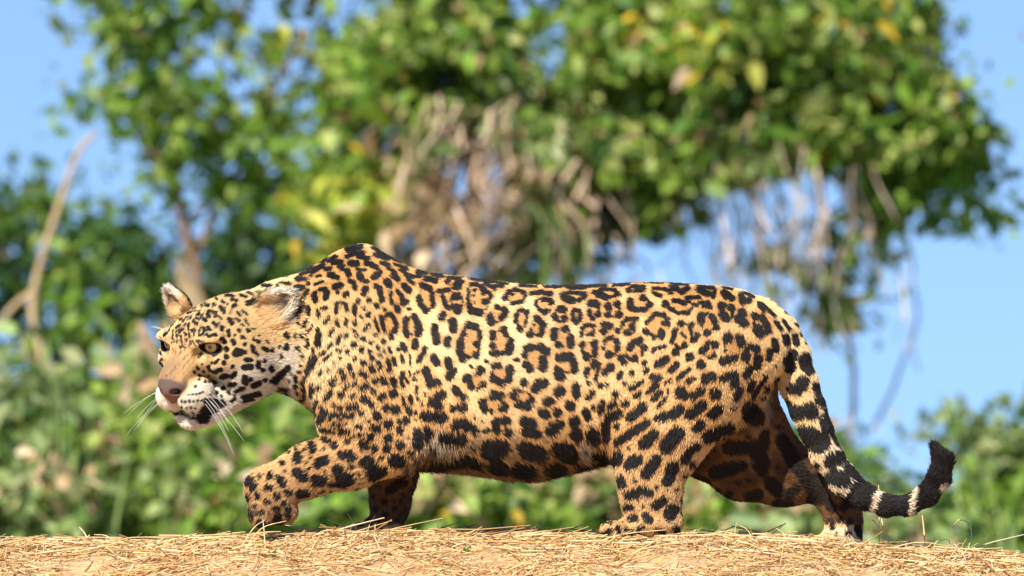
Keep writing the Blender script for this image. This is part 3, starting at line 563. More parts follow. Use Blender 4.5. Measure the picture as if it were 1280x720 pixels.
def sstep(a, b, x): 
    t = np.clip((x - a) / (b - a), 0, 1); return t * t * (3 - 2 * t)
def blob(px, py, cx, cy, rx, ry, soft=0.5):
    return 1 - sstep(1 - soft, 1 + soft, np.hypot((px - cx) / rx, (py - cy) / ry))
GOLD = np.array([0.67, 0.405, 0.155]); CREAM = np.array([0.765, 0.58, 0.31]); TAWNY = np.array([0.52, 0.245, 0.065]); WHITE = np.array([0.72, 0.655, 0.53]); BLACK = np.array([0.014, 0.011, 0.010])
def coat(P, N):
    """colour of the coat at points P (pixel units) with normals N; also a mask of how black"""
    px, py, y = P[:, 0], 665 - P[:, 2], P[:, 1]
    nv = -N[:, 1]
    wob = P + np.stack([fbm3(P, 0.55, s, 2) for s in (1, 2, 3)], -1) * 0.55
    sx, sy = wob[:, 0].copy(), 665 - wob[:, 2]
    hidden = nv < 0.08
    sx[hidden] += 0.55 * y[hidden] + 11; sy[hidden] += 0.45 * y[hidden] + 5
    d = sample(canvas, sx, sy); dn = sample(dens, sx, sy)
    n1 = fbm3(P, 0.05, 11, 2)
    c = np.tile(CREAM, (len(P), 1))
    def mix(c, colr, f): return c + (np.asarray(colr)[None] - c) * np.clip(f, 0, 1)[:, None]
    c = mix(c, GOLD, 0.75 * blob(px, py, 440, 365, 95, 62))             # shoulder top
    c = mix(c, GOLD, 0.6 * blob(px, py, 880, 440, 120, 100))            # haunch
    c = mix(c, GOLD * 1.02, 0.55 * sstep(440, 500, py) * (px > 520))    # lower flank
    c = mix(c, GOLD, 0.7 * blob(px, py, 480, 500, 80, 60))
    c = mix(c, GOLD * np.array([0.95, 0.95, 1.05]), 0.9 * sstep(525, 560, py) * (1 - sstep(940, 980, px)))      # legs
    c = mix(c, GOLD, 0.35 * (1 - sstep(352, 385, py)) * (px > 480))
    # belly: underside shade painted into the coat as dark brown, plus white hair
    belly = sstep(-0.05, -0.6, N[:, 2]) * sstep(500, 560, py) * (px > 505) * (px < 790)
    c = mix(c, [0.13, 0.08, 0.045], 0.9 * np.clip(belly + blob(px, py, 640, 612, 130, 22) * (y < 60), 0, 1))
    c = mix(c, [0.40, 0.215, 0.085], 0.9 * sstep(590, 636, py) * (px < 400) * (y < 0))  # lifted forepaw: shading painted in as brown towards its bottom
    c = mix(c, WHITE, 0.6 * blob(px, py, 546, 548, 30, 12) + 0.35 * blob(px, py, 732, 568, 14, 20))
    # far legs: coat darkened and browned to paint in the shade of the body
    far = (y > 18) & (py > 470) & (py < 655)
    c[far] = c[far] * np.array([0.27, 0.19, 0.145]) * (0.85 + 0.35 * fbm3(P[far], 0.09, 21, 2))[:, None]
    c = mix(c, WHITE, 0.5 * blob(px, py, 1058, 674, 26, 18) * (y > 20))
    c = mix(c, WHITE, 0.8 * blob(px, py, 950, 505, 14, 40) * (y > 8) * 0.5)
    c = mix(c, WHITE * 0.96, 0.65 * sstep(1000, 1060, px) * (y < 14))
    c = mix(c, TAWNY, np.clip(0.8 * sstep(0.30, 0.60, dn) + 0.75 * sample(fillc, sx, sy), 0, 0.80) * (px > 372) * (1 - sstep(960, 985, px)) * (1 - 0.5 * sstep(545, 580, py)))
    # head colouring in head axes
    h = to_head(P); hf, hl, hu = h[:, 0], h[:, 1], h[:, 2]
    hd = sstep(-105, -80, hf) * (px < 372) * sstep(-135, -115, hu)
    cf = np.tile(np.array([0.66, 0.46, 0.21]), (len(P), 1))
    al = np.abs(hl)
    cf = mix(cf, WHITE, 0.9 * sstep(-14, -38, hu) * sstep(14, 30, al))                         # cheeks
    cf = mix(cf, WHITE * 1.04, sstep(-38, -48, hu) * sstep(-10, 15, hf))                       # muzzle and chin
    cf = mix(cf, GOLD * np.array([0.86, 0.88, 1.0]), 0.85 * (1 - sstep(10, 23, al)) * sstep(-12, 12, hf) * sstep(-46, -36, hu))   # bridge
    cf = mix(cf, [0.60, 0.36, 0.15], 0.5 * sstep(8, 26, hf) * sstep(-48, -38, hu) * (1 - sstep(24, 34, al)))
    cf = mix(cf, [0.30, 0.18, 0.10], 0.75 * (1 - sstep(8, 20, al)) * sstep(20, 46, hf) * sstep(-38, -24, hu))
    cf = mix(cf, [0.20, 0.10, 0.045], 0.8 * sstep(0.25, 0.8, fbm3(P, 1.1, 61, 2)) * (1 - sstep(12, 26, al)) * sstep(-14, 0, hf) * sstep(-46, -36, hu))
    cf = mix(cf, WHITE, 0.8 * np.exp(-((hf + 2) / 12) ** 2 - ((al - 37) / 11) ** 2 - ((hu + 11) / 4) ** 2))    # pale under the eye
    cf = mix(cf, WHITE, 0.7 * np.exp(-((hf - 4) / 12) ** 2 - ((al - 30) / 10) ** 2 - ((hu - 9) / 4) ** 2))
    throat = (hu < -70) & (hf < 5)
    cf = mix(cf, WHITE * 0.95, 0.8 * throat)
    c = c + (cf - c) * hd[:, None]
    c *= (1 + 0.10 * n1)[:, None]
        # tail: black with pale bands towards the tip
    tl = sstep(1056, 1070, px + 0.5 * (py - 600)) * (py > 530)
    wb = np.minimum(np.abs(px + 0.35 * (py - 628) - 1091), np.abs(px + 0.15 * (py - 630) - 1139) + 1.0)
    wb = np.minimum(wb, np.where(np.hypot((px - 1180) / 1.6, py - 612) < 6, 2.0, 30.0)) + 1.2 * fbm3(P, 0.6, 77, 1)
    d = np.where((tl > 0.5) & (y < 25), np.where(wb < 4.6, 4.6 - wb, -(wb - 4.6)), d)
    blk = np.where(far, 0.94 * (1 - sstep(-2.2, 1.4, d)), 1 - sstep(-0.5, 0.6, d))
    blk = blk * (1 - 0.85 * ((1 - sstep(14, 20, al)) * sstep(14, 24, hf) * sstep(-34, -30, hu)))
    # fine streaks on the forehead, small spots on the toes
    hs = h * np.array([0.55, 1.0, 0.8])
    fh = sstep(-62, -40, hf) * sstep(-2, 6, hu) * (1 - sstep(30, 42, al)) * hd
    blk = np.maximum(blk, 0.92 * sstep(0.42, 0.62, fbm3(hs, 1.0, 301, 1)) * fh)
    toe = 1.0 * np.maximum(sstep(646, 654, py) * (y < 10) * (px > 700) * (px < 800), sstep(630, 645, py) * (px < 385) * (y < 0))
    blk = np.maximum(blk, sstep(0.35, 0.55, fbm3(P, 0.42, 302, 1)) * toe)
    # ears
    for s in (1, -1):
        E = EARS[s]; q = (P - E['c']) @ E['B'].T
        ine = 1 - sstep(0.95, 1.2, np.sqrt((q[:, 0] / (E['L'] + 3)) ** 2 + (q[:, 1] / (E['W'] + 3)) ** 2 + (q[:, 2] / 16) ** 2))
        front = sstep(-0.1, 0.4, N @ E['n'])
        rim = sstep(0.62, 0.85, np.sqrt((q[:, 0] / E['L']) ** 2 + (q[:, 1] / E['W']) ** 2))
        stk = fbm3(np.stack([q[:, 0] * 0.12, q[:, 1], q[:, 2]], -1), 0.55, 91, 2)
        ec = np.tile(np.array([0.74, 0.62, 0.46]), (len(P), 1))
        ec = mix(ec, [0.07, 0.055, 0.05], 0.95 * sstep(0.05, 0.5, stk) * sstep(-0.6, 0.1, q[:, 0] / E['L']))
        ec = mix(ec, [0.70, 0.45, 0.19], sstep(E['L'] * 0.45, -E['L'] * 0.35, q[:, 0]) * 0.9)
        ec = mix(ec, WHITE, 0.9 * rim * sstep(-0.3, 0.3, q[:, 0] / E['L']))
        ec = mix(ec, [0.06, 0.05, 0.045], 0.75 * np.exp(-((q[:, 0] - 6) / 12) ** 2 - ((q[:, 1] + (2 if s == 1 else -2)) / 4.5) ** 2))
        ec = mix(ec, BLACK, (1 - front) * sstep(-E['L'] * 0.8, -E['L'] * 0.4, q[:, 0]))
        c = c + (ec - c) * ine[:, None]; blk = blk * (1 - ine * front * sstep(1.05, 0.8, np.sqrt((q[:, 0] / E['L']) ** 2 + (q[:, 1] / E['W']) ** 2)))
    # black rims of the eyes, tear line, lips
    for s in (1, -1):
        f_, l_, u_ = eye_basis(s); q = P - EYE_C[s]
        tilt = 0.22 * (1 if s == 1 else -1); l2 = l_ * math.cos(tilt) - u_ * math.sin(tilt); u2 = np.cross(f_, l2)
        e_ = np.hypot((q @ l2) / 14.8, (q @ u2) / 8.6); near_e = np.linalg.norm(q, axis=1) < 26
        blk = np.maximum(blk, (1 - sstep(0.98, 1.14, e_)) * near_e)
        tl = to_head(P); a_ = np.array([EYE_C[s]]); 
        inner = np.exp(-((hf - 9) / 10) ** 2 - ((hl * s - 21.0 - 0.15 * hu) / 3.4) ** 2 - ((hu + 8.5) / 7.5) ** 2)
        blk = np.maximum(blk, 0.8 * sstep(0.45, 0.8, inner))
    lip = (np.abs(hu + 75 + 0.10 * al) < 2.2 + 0.03 * al) & (hf > 0) & (al < 34)
    blk = np.maximum(blk, 0.95 * lip)
    c = c + (BLACK[None] - c) * blk[:, None]
    # nose leather
    nw = 19.5 - 0.55 * np.maximum(-38 - hu, 0)                     # narrows to the lip
    nose = sstep(1.2, 0.98, np.sqrt((hl / nw) ** 2 + (np.where(hu > -38, (hu + 38) / 15.0, (hu + 38) / 19.0)) ** 2)) * sstep(38, 44, hf + 0.25 * (hu + 37))
    nose = np.maximum(nose, (al < 2.2) & (hf > 44) & (hu < -44) & (hu > -68))
    nc = np.tile(np.array([0.19, 0.088, 0.066]), (len(P), 1))
    nc = mix(nc, [0.13, 0.088, 0.075], sstep(-46, -34, hu))
    nc = mix(nc, [0.02, 0.014, 0.013], np.exp(-((al - 12) / 5) ** 2 - ((hu + 41) / 4.4) ** 2) * 1.2)
    c = c + (nc - c) * nose[:, None]
    # mouth slit dark
    return np.clip(c, 0, 1), blk, nose
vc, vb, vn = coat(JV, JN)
def to_world(P): return np.stack([(P[:, 0] - 640) * S, P[:, 1] * S, P[:, 2] * S], -1)
jag = empty('jaguar', (0.0, 0.0, 0.0))
tag(jag, 'spotted golden jaguar stalking along the straw covered bank with one forepaw lifted', 'jaguar')
skin = mat_attr('jaguar_skin', rough=0.55, spec=0.25)
# nose leather is moister than the fur
nn = skin.node_tree; at_ = nn.nodes.new('ShaderNodeAttribute'); at_.attribute_name = 'wet'
mr_ = nn.nodes.new('ShaderNodeMapRange'); mr_.inputs['To Min'].default_value = 0.6; mr_.inputs['To Max'].default_value = 0.38
nn.links.new(at_.outputs['Fac'], mr_.inputs['Value']); nn.links.new(mr_.outputs[0], nn.nodes['Principled BSDF'].inputs['Roughness'])
bme = mesh_np('body', to_world(JV), JF)
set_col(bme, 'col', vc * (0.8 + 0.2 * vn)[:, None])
wa = bme.attributes.new('wet', 'FLOAT', 'POINT'); wa.data.foreach_set('value', vn.astype(np.float32))
body = link('body', bme, skin, jag)

# ---- fur
BONES = []      # (a, b) in hair direction
def bone(*q):
    for a, b in zip(q[:-1], q[1:]): BONES.append((pt(*a[:3]), pt(*b[:3])))
bone((330, 420, -14), (420, 420, 0), (560, 440, 0), (700, 455, 0), (860, 440, 0), (950, 410, 0))
bone((560, 470, 0), (660, 560, 0), (760, 540, 0))
bone(*[(q[0], q[1], q[2]) for q in NEAR_FORE], (340, 640, -74)); bone(*FAR_FORE, (470, 668, 58)); bone(*NEAR_HIND, (770, 664, -64)); bone(*FAR_HIND, (1040, 680, 66)); bone(*TAIL, (1164, 540, -22))
bone((395, 470, -10), (400, 540, -10))
HB_ = [(hp(55, 0, -25), hp(0, 0, -5)), (hp(0, 0, -5), hp(-70, 0, 5)), (hp(30, 18, -45), hp(-40, 45, -45)), (hp(-40, 45, -45), hp(-80, 40, -40)), (hp(30, -18, -45), hp(-40, -45, -45)), (hp(30, 0, -66), hp(-60, 0, -70)), (hp(-20, 35, 5), hp(-75, 48, 8)), (hp(-20, -35, 5), hp(-75, -48, 8))]
BONES += HB_
def flow(P, N):
    acc = np.zeros_like(P)
    for a, b in BONES:
        ab = b - a; t = np.clip(((P - a) @ ab) / (ab @ ab), 0, 1)
        d = np.linalg.norm(P - a - t[:, None] * ab, axis=1)
        acc += (ab / np.linalg.norm(ab))[None] * (1.0 / (d + 4) ** 3)[:, None]
    acc /= np.linalg.norm(acc, axis=1, keepdims=True) + 1e-12
    acc[:, 2] -= 0.25 * ((P[:, 0] > 400) & (P[:, 0] < 960))
    acc += 0.16 * np.stack([fbm3(P, 0.22, s, 2) for s in (31, 32, 33)], -1)
    t = acc - N * (acc * N).sum(1, keepdims=True)
    return t / (np.linalg.norm(t, axis=1, keepdims=True) + 1e-9)
N_FUR = 560000
fc = JV[JF].mean(1); fnrm = JN[JF].mean(1); hfc = to_head(fc)
is_head = (hfc[:, 0] > -95) & (fc[:, 0] < 372) & (hfc[:, 2] > -125)
wgt = JA.copy()
wgt *= np.where(is_head, 2.6, 1.0)
wgt *= np.where(fnrm[:, 1] > 0.25, 0.35, 1.0)
pick = rng.choice(len(JF), N_FUR, p=wgt / wgt.sum())
uu, vv = rng.random(N_FUR)[:, None], rng.random(N_FUR)[:, None]
def bil(A): q = A[JF[pick]]; return (q[:, 0] * (1 - uu) + q[:, 1] * uu) * (1 - vv) + (q[:, 3] * (1 - uu) + q[:, 2] * uu) * vv
FP, FN = bil(JV), bil(JN); FN /= np.linalg.norm(FN, axis=1, keepdims=True) + 1e-9
h = to_head(FP)
keep = np.ones(N_FUR, bool)
lm_ = np.where((to_head(FP)[:, 0] > -95) & (FP[:, 0] < 372) & (FP[:, 2] > 110), 0.8, 1.7)
lm_ = lm_ * (1 + rng.normal(0, 0.55, N_FUR) * (1 + 0.5 * (FP[:, 2] < 190)))
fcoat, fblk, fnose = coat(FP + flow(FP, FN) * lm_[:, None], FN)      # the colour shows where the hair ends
keep &= fnose < 0.3
for s in (1, -1):
    f_, l_, u_ = eye_basis(s); q = FP - EYE_C[s]
    keep &= ~((np.hypot((q @ l_) / 16, (q @ u_) / 9.5) < 1.0) & (np.linalg.norm(q, axis=1) < 27))
FP, FN, fcoat, fblk, h = FP[keep], FN[keep], fcoat[keep], fblk[keep], h[keep]
n_f = len(FP)
px, py = FP[:, 0], 665 - FP[:, 2]
# lengths in pixels
ln = np.full(n_f, 3.9)
ln += 7 * sstep(-0.1, -0.8, FN[:, 2]) * sstep(530, 575, py) * (px > 515) * (px < 800)        # belly fringe
ln += 4 * blob(px, py, 548, 548, 40, 20) + 4 * blob(px, py, 740, 565, 30, 25)
ln += 2.5 * blob(px, py, 420, 450, 60, 70) + 1.3 * sstep(450, 500, py)
ln -= 2.0 * sstep(610, 640, py)
ln += 1.2 * (px > 1040) + 6.0 * rng.random(n_f) * (np.hypot(px - 1174, py - 570) < 26)
hdm = sstep(-105, -70, h[:, 0]) * (px < 372) * sstep(-135, -115, h[:, 2])
hl_ = 2.4 + 2.0 * sstep(10, -60, h[:, 0]) + 2.0 * sstep(-60, -80, h[:, 2])
hl_ -= 1.8 * sstep(5, 30, h[:, 0]) * sstep(-45, -35, h[:, 2])
ln = ln + (hl_ - ln) * hdm
for s in (1, -1):
    E = EARS[s]; q = (FP - E['c']) @ E['B'].T
    ine = (np.sqrt((q[:, 0] / (E['L'] + 3)) ** 2 + (q[:, 1] / (E['W'] + 3)) ** 2 + (q[:, 2] / 16) ** 2) < 1.1)
    ln[ine] = 4.0 + 5.0 * ((FN[ine] @ E['n']) > 0.1)
ln *= rng.uniform(0.65, 1.25, n_f)
tan = flow(FP, FN)
for s in (1, -1):
    E = EARS[s]; q = (FP - E['c']) @ E['B'].T
    ine = (np.sqrt((q[:, 0] / (E['L'] + 3)) ** 2 + (q[:, 1] / (E['W'] + 3)) ** 2 + (q[:, 2] / 16) ** 2) < 1.1)
    t_ = E['e'][None] - FN[ine] * (FN[ine] @ E['e'])[:, None]; tan[ine] = t_ / (np.linalg.norm(t_, axis=1, keepdims=True) + 1e-6)
tan += 0.15 * rng.normal(size=(n_f, 3)); 
lift = (0.21 + 0.12 * rng.random(n_f))[:, None]
PTS = np.zeros((n_f, 4, 3))
down = np.array([0, 0, -1.0])
for k, t in enumerate((0.0, 0.33, 0.67, 1.0)):
    # leaves the skin, then lies over
    PTS[:, k] = FP + ln[:, None] * (tan * t * 0.93 + FN * lift * (t - 0.38 * t * t) * 1.3 + down * 0.10 * t * t) - FN * (0.3 if k == 0 else 0)
cu = bpy.data.hair_curves.new('fur')
cu.add_curves([4] * n_f)
W = to_world(PTS.reshape(-1, 3)).astype(np.float32)
cu.attributes['position'].data.foreach_set('vector', W.ravel()) if 'position' in cu.attributes else cu.points.foreach_set('position', W.ravel())
ra = cu.attributes.get('radius') or cu.attributes.new('radius', 'FLOAT', 'POINT')
r0 = np.where(hdm > 0.5, 0.38, 0.52) * S * 0.75
ra.data.foreach_set('value', (r0[:, None] * np.array([1.0, 0.95, 0.7, 0.15])[None]).astype(np.float32).ravel())
fv = fcoat * rng.uniform(0.80, 1.20, (n_f, 1))
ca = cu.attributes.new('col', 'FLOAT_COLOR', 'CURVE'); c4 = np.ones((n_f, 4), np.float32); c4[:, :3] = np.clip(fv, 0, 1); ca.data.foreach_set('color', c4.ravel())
fm, fn_, fl_, fb_ = new_mat('fur')
fa = fn_.new('ShaderNodeAttribute'); fa.attribute_name = 'col'; fl_.new(fa.outputs['Color'], fb_.inputs['Base Color'])
fb_.inputs['Roughness'].default_value = 0.5; fb_.inputs['Specular IOR Level'].default_value = 0.22
fur = bpy.data.objects.new('fur', cu); col.objects.link(fur); cu.materials.append(fm); fur.parent = jag
tag(fur, kind='stuff')

# ---- eyes
eye_m = mat_plain('eye_white', (0.035, 0.022, 0.015), 0.25, 0.5, 0.1)
iris_m, n, l, b = new_mat('iris_amber')
tc = n.new('ShaderNodeTexCoord'); wv = n.new('ShaderNodeTexNoise'); wv.inputs['Scale'].default_value = 900; l.new(tc.outputs['Object'], wv.inputs['Vector'])
r = n.new('ShaderNodeValToRGB'); r.color_ramp.elements[0].color = (0.30, 0.16, 0.05, 1); r.color_ramp.elements[1].color = (0.62, 0.42, 0.16, 1); l.new(wv.outputs['Fac'], r.inputs[0]); l.new(r.outputs[0], b.inputs['Base Color'])
b.inputs['Roughness'].default_value = 0.2; b.inputs['Coat Weight'].default_value = 1.0; b.inputs['Coat Roughness'].default_value = 0.03
pupil_m = mat_plain('pupil_black', (0.004, 0.004, 0.004), 0.1, 0.6, 0.0, coat=1.0)
def cap(center, R, dirv, ang0, ang1, rings=8, seg=28):
    f = dirv / np.linalg.norm(dirv); u = np.cross(f, [0.2, 0.3, 0.9]); u /= np.linalg.norm(u); v = np.cross(f, u)
    V = []; F = []
    for i in range(rings + 1):
        a = ang0 + (ang1 - ang0) * i / rings
        for k in range(seg):
            b_ = 2 * math.pi * k / seg
            V.append(center + R * (math.cos(a) * f + math.sin(a) * (math.cos(b_) * u + math.sin(b_) * v)))
    for i in range(rings):
        for k in range(seg): F.append((i * seg + k, (i + 1) * seg + k, (i + 1) * seg + (k + 1) % seg, i * seg + (k + 1) % seg))
    return np.array(V), np.array(F)
LOOK = HF * 0.93 + HL * 0.16 + HU * 0.14; LOOK /= np.linalg.norm(LOOK)
for s in (1, -1):
    g = EYE_DIR[s] * 0.6 + LOOK * 0.4
    V, F = cap(EYE_C[s], EYE_R, g, 0.001, math.pi - 0.001, 16)
    eo = link('eye', mesh_np('eye', to_world(V), F), eye_m, jag)
    V, F = cap(EYE_C[s], EYE_R + 0.25, g, 0.20, 0.66); link('iris', mesh_np('iris', to_world(V), F), iris_m, eo)
    V, F = cap(EYE_C[s], EYE_R + 0.3, g, 0.001, 0.215); link('pupil', mesh_np('pupil', to_world(V), F), pupil_m, eo)
# ---- whiskers
wh_m = mat_plain('whisker_white', (0.85, 0.83, 0.78), 0.35, 0.5, 0.03)
def whisk(a, b, sag, r):
    a = np.array(a); b = np.array(b); t = np.linspace(0, 1, 9)[:, None]
    p = a + (b - a) * t + np.array([0, 0, -1.0]) * sag * (t ** 2)
    me = mesh_tubes('whisker', [(to_world(p), np.linspace(r, 0.12, 9) * S)], 5)
    return link('whisker', me, wh_m, jag)
wr = random.Random(5)
for s in (1, -1):
    for row, (u0, n_) in enumerate(((-50, 2), (-56, 2), (-61, 2))):
        for k in range(n_):
            f0 = 34 - k * 9
            dirv = HL * s * 0.9 + HF * (0.35 - 0.17 * k) + HU * (-0.25 - 0.16 * row)
            dirv /= np.linalg.norm(dirv)
            root = ray_to(skull, hp(f0, s * 60, u0), -HL * s, far=70) - HL * s * 1.5
            L_ = wr.uniform(38, 72)
            whisk(root, root + dirv * L_, wr.uniform(8, 26), 0.19)
    for k in range(2):
        root = hp(6 - 4 * k, s * (26 + 5 * k), 15)
        whisk(root, root + (HU * 0.7 + HL * s * 0.8 + HF * 0.1) / 1.06 * 30, 10, 0.28)

# ------------------------------------------------------------------ straw on the bank
def straws(n, xlo, xhi, ylo, yhi, lmin, lmax, rmin, rmax, tilt, seed, zoff=0.0):
    r = np.random.default_rng(seed)
    x = r.uniform(xlo, xhi, n); y = ylo + (yhi - ylo) * r.random(n)
    patch = np.maximum.reduce([np.exp(-(((x - cx_) / rx_) ** 2 + ((y - cy_) / 0.09) ** 2)) for cx_, cy_, rx_ in ((0.36, -0.36, 0.20), (-0.55, -0.40, 0.12), (0.75, -0.34, 0.10), (-0.05, -0.30, 0.09), (-0.9, -0.3, 0.1), (-0.25, -0.42, 0.12))])
    hid = (r.random(n) < 0.9 * patch) & (y < -0.2)
    z = ground_h(x, y) + zoff * r.random(n) + 0.001 - np.where(hid, 0.06, 0)
    yaw = r.normal(0, 0.8, n) + np.where(r.random(n) < 0.4, r.uniform(-1.5, 1.5, n), 0); pit = np.abs(r.normal(0, tilt, n)) * np.where(r.random(n) < 0.75, 1, -0.4)
    L = lmin + (lmax - lmin) * r.random(n) ** 2.2; R0 = r.uniform(rmin, rmax, n)
    d = np.stack([np.cos(yaw) * np.cos(pit), np.sin(yaw) * np.cos(pit), np.sin(pit)], -1)
    side = np.stack([-np.sin(yaw), np.cos(yaw), 0 * yaw], -1); up = np.cross(d, side)
    o = np.stack([x, y, z], -1)
    # follow the slope of the bank
    gx_ = (ground_h(x + 0.03, y) - ground_h(x - 0.03, y)) / 0.06; gy_ = (ground_h(x, y + 0.03) - ground_h(x, y - 0.03)) / 0.06
    d[:, 2] += d[:, 0] * gx_ + d[:, 1] * gy_
    bend = side * r.normal(0, 0.10, n)[:, None] + up * r.normal(0, 0.06, n)[:, None]
    V = np.zeros((n, 3, 3, 3))
    for i, t in enumerate((-0.5, 0.0, 0.5)):
        c = o + d * (t * L)[:, None] + bend * L[:, None] * (0.25 - t * t)
        c[:, 2] += np.where(pit > 0, 0.5 * L * np.sin(np.abs(pit)), 0) * 0.7
        for k in range(3):
            a = 2.094 * k
            V[:, i, k] = c + (side * math.cos(a) + up * math.sin(a)) * (R0 * (1.0, 0.95, 0.6)[i])[:, None]
    base = (np.arange(n) * 9)[:, None, None]
    q = np.array([[i * 3 + k, i * 3 + (k + 1) % 3, (i + 1) * 3 + (k + 1) % 3, (i + 1) * 3 + k] for i in range(2) for k in range(3)])
    F = (base + q[None]).reshape(-1, 4)
    pal = np.array([[0.78, 0.53, 0.23], [0.84, 0.65, 0.34], [0.66, 0.38, 0.15], [0.42, 0.20, 0.08], [0.86, 0.74, 0.48], [0.74, 0.51, 0.25]])
    c = pal[r.choice(6, n, p=[0.28, 0.27, 0.17, 0.06, 0.10, 0.12])] * r.uniform(0.8, 1.15, (n, 1))
    return V.reshape(-1, 3), F, np.repeat(np.clip(c, 0, 1), 9, axis=0)
straw_m = mat_attr('dry_straw', rough=0.55, spec=0.3, trans=0.15)
parts_ = [straws(26000, -1.5, 1.5, -0.60, 0.30, 0.005, 0.03, 0.0007, 0.0022, 0.25, 8, 0.014), straws(13000, -1.5, 1.5, -0.62, 0.30, 0.012, 0.09, 0.0006, 0.0015, 0.06, 3, 0.014),
          straws(1300, -1.4, 1.4, -0.55, 0.20, 0.04, 0.18, 0.0011, 0.0023, 0.05, 4, 0.02),
          straws(700, -1.4, 1.4, -0.14, 0.08, 0.015, 0.06, 0.0006, 0.0011, 0.35, 5, 0.012),
          straws(9000, -3.2, 3.2, -1.6, 0.6, 0.04, 0.22, 0.0010, 0.0022, 0.10, 6, 0.015)]
V_, F_, C_ = [], [], []; b0 = 0
for v, f, c in parts_: V_.append(v); F_.append(f + b0); C_.append(c); b0 += len(v)
sme = mesh_np('straw', np.concatenate(V_), np.concatenate(F_)); set_col(sme, 'col', np.concatenate(C_))
tag(link('straw', sme, straw_m), 'golden dry straw littered over the top of the bank', 'straw', kind='stuff')
# single stalks that stand up out of the litter: pixel path, depth, thickness in pixels
STALKS = [([(116, 678), (108, 668), (100, 659)], -0.05, 2.2), ([(156, 676), (138, 671), (119, 668)], -0.08, 1.6), ([(52, 680), (53, 672), (51, 668)], 0.0, 1.3),
 ([(306, 673), (330, 661), (361, 651)], -0.24, 1.6), ([(302, 670), (320, 661), (334, 650)], -0.22, 1.8), ([(336, 676), (334, 664), (332, 649)], -0.23, 1.5),
 ([(452, 668), (443, 655), (434, 641)], -0.05, 1.5), ([(448, 668), (430, 658), (410, 650)], -0.06, 2.2), ([(418, 668), (416, 660), (414, 653)], -0.02, 1.3), ([(458, 669), (463, 655), (470, 644)], -0.09, 1.3),
 ([(482, 662), (510, 666), (540, 668)], -0.1, 1.6), ([(552, 668), (548, 660), (546, 656)], 0.0, 1.0), ([(590, 668), (570, 664), (553, 657)], -0.05, 1.2),
 ([(720, 672), (775, 668), (832, 662)], -0.2, 1.8), ([(920, 674), (918, 664), (921, 652)], -0.05, 1.2), ([(945, 676), (935, 664), (922, 655)], -0.05, 1.1), ([(985, 680), (980, 668), (970, 660)], -0.02, 1.2),
 ([(1008, 688), (1024, 676), (1034, 666)], -0.15, 1.4), ([(1040, 688), (1050, 678), (1058, 667)], -0.16, 1.3),
 ([(1119, 688), (1108, 668), (1104, 648)], 0.06, 2.4), ([(1110, 672), (1100, 660), (1093, 650)], 0.06, 2.0), ([(1101, 652), (1101, 630), (1101, 606)], 0.08, 1.6),
 ([(1158, 690), (1157, 668), (1155, 644)], 0.05, 2.0), ([(1164, 690), (1170, 678), (1184, 674)], 0.0, 1.8), ([(1131, 690), (1133, 678), (1134, 669)], 0.0, 1.3), ([(1182, 692), (1188, 680), (1186, 674)], 0.02, 1.6),
 ([(1205, 692), (1216, 672), (1213, 654), (1201, 650), (1194, 660)], 0.05, 2.0), ([(1080, 688), (1140, 678), (1186, 683)], -0.1, 1.8), ([(1090, 690), (1088, 680), (1086, 672)], 0, 1.2), ([(1250, 694), (1253, 688), (1252, 684)], 0, 1.2)]
stalk_m = mat_plain('stalk_straw', (0.74, 0.54, 0.27), 0.55, 0.3, 0.25, 60)
for path, y_, th in STALKS:
    P = np.array([[(q[0] - 640) * S, y_ + 0.02 * i, (665 - q[1]) * S] for i, q in enumerate(path)])
    P[0, 2] = float(ground_h(P[0, 0], P[0, 1])) - 0.004
    root = P[0].copy(); pp = smooth_path(P, 9) - root
    o = link('grass_stalk', mesh_tubes('grass_stalk', [(pp, np.linspace(th * 0.5, th * 0.32, 9) * S)], 6), stalk_m, None, root)
    tag(o, 'single dry grass stalk sticking up out of the straw litter', 'grass stalk', 'dry stalks standing on the bank')

# a few green seedlings coming through the straw
seed_m = mat_plain('seedling_green', (0.22, 0.34, 0.10), 0.5, 0.3, 0.3, 40)
for i, (px_, y_, lab) in enumerate([(345, -0.31, 'tiny green seedling in the straw in front of the lifted forepaw'), (764, -0.42, 'tiny green seedling in the straw in front of the nearer hind foot'), (1130, -0.24, 'tiny green seedling in the straw below the tail'), (585, -0.26, 'tiny green seedling in the straw below the belly')]):
    x_ = (px_ - 640) * S; o = np.array([x_, y_, float(ground_h(x_, y_)) + 0.004]); V, F = [], []
    for b_ in range(6):
        an = b_ * 1.05 + i; L_ = 0.014 + 0.008 * ((b_ * 7) % 3) / 2; dv = np.array([math.cos(an) * 0.8, math.sin(an) * 0.8, 0.75]) * L_; sd = np.array([-math.sin(an), math.cos(an), 0]) * L_ * 0.22; n0 = len(V)
        V += [np.zeros(3), dv * 0.55 - sd + [0, 0, .002], dv, dv * 0.55 + sd + [0, 0, .002]]; F.append((n0, n0 + 1, n0 + 2, n0 + 3))
    tag(link('seedling', mesh_np('seedling', np.array(V), np.array(F)), seed_m, None, o), lab, 'seedling', 'seedlings in the straw')

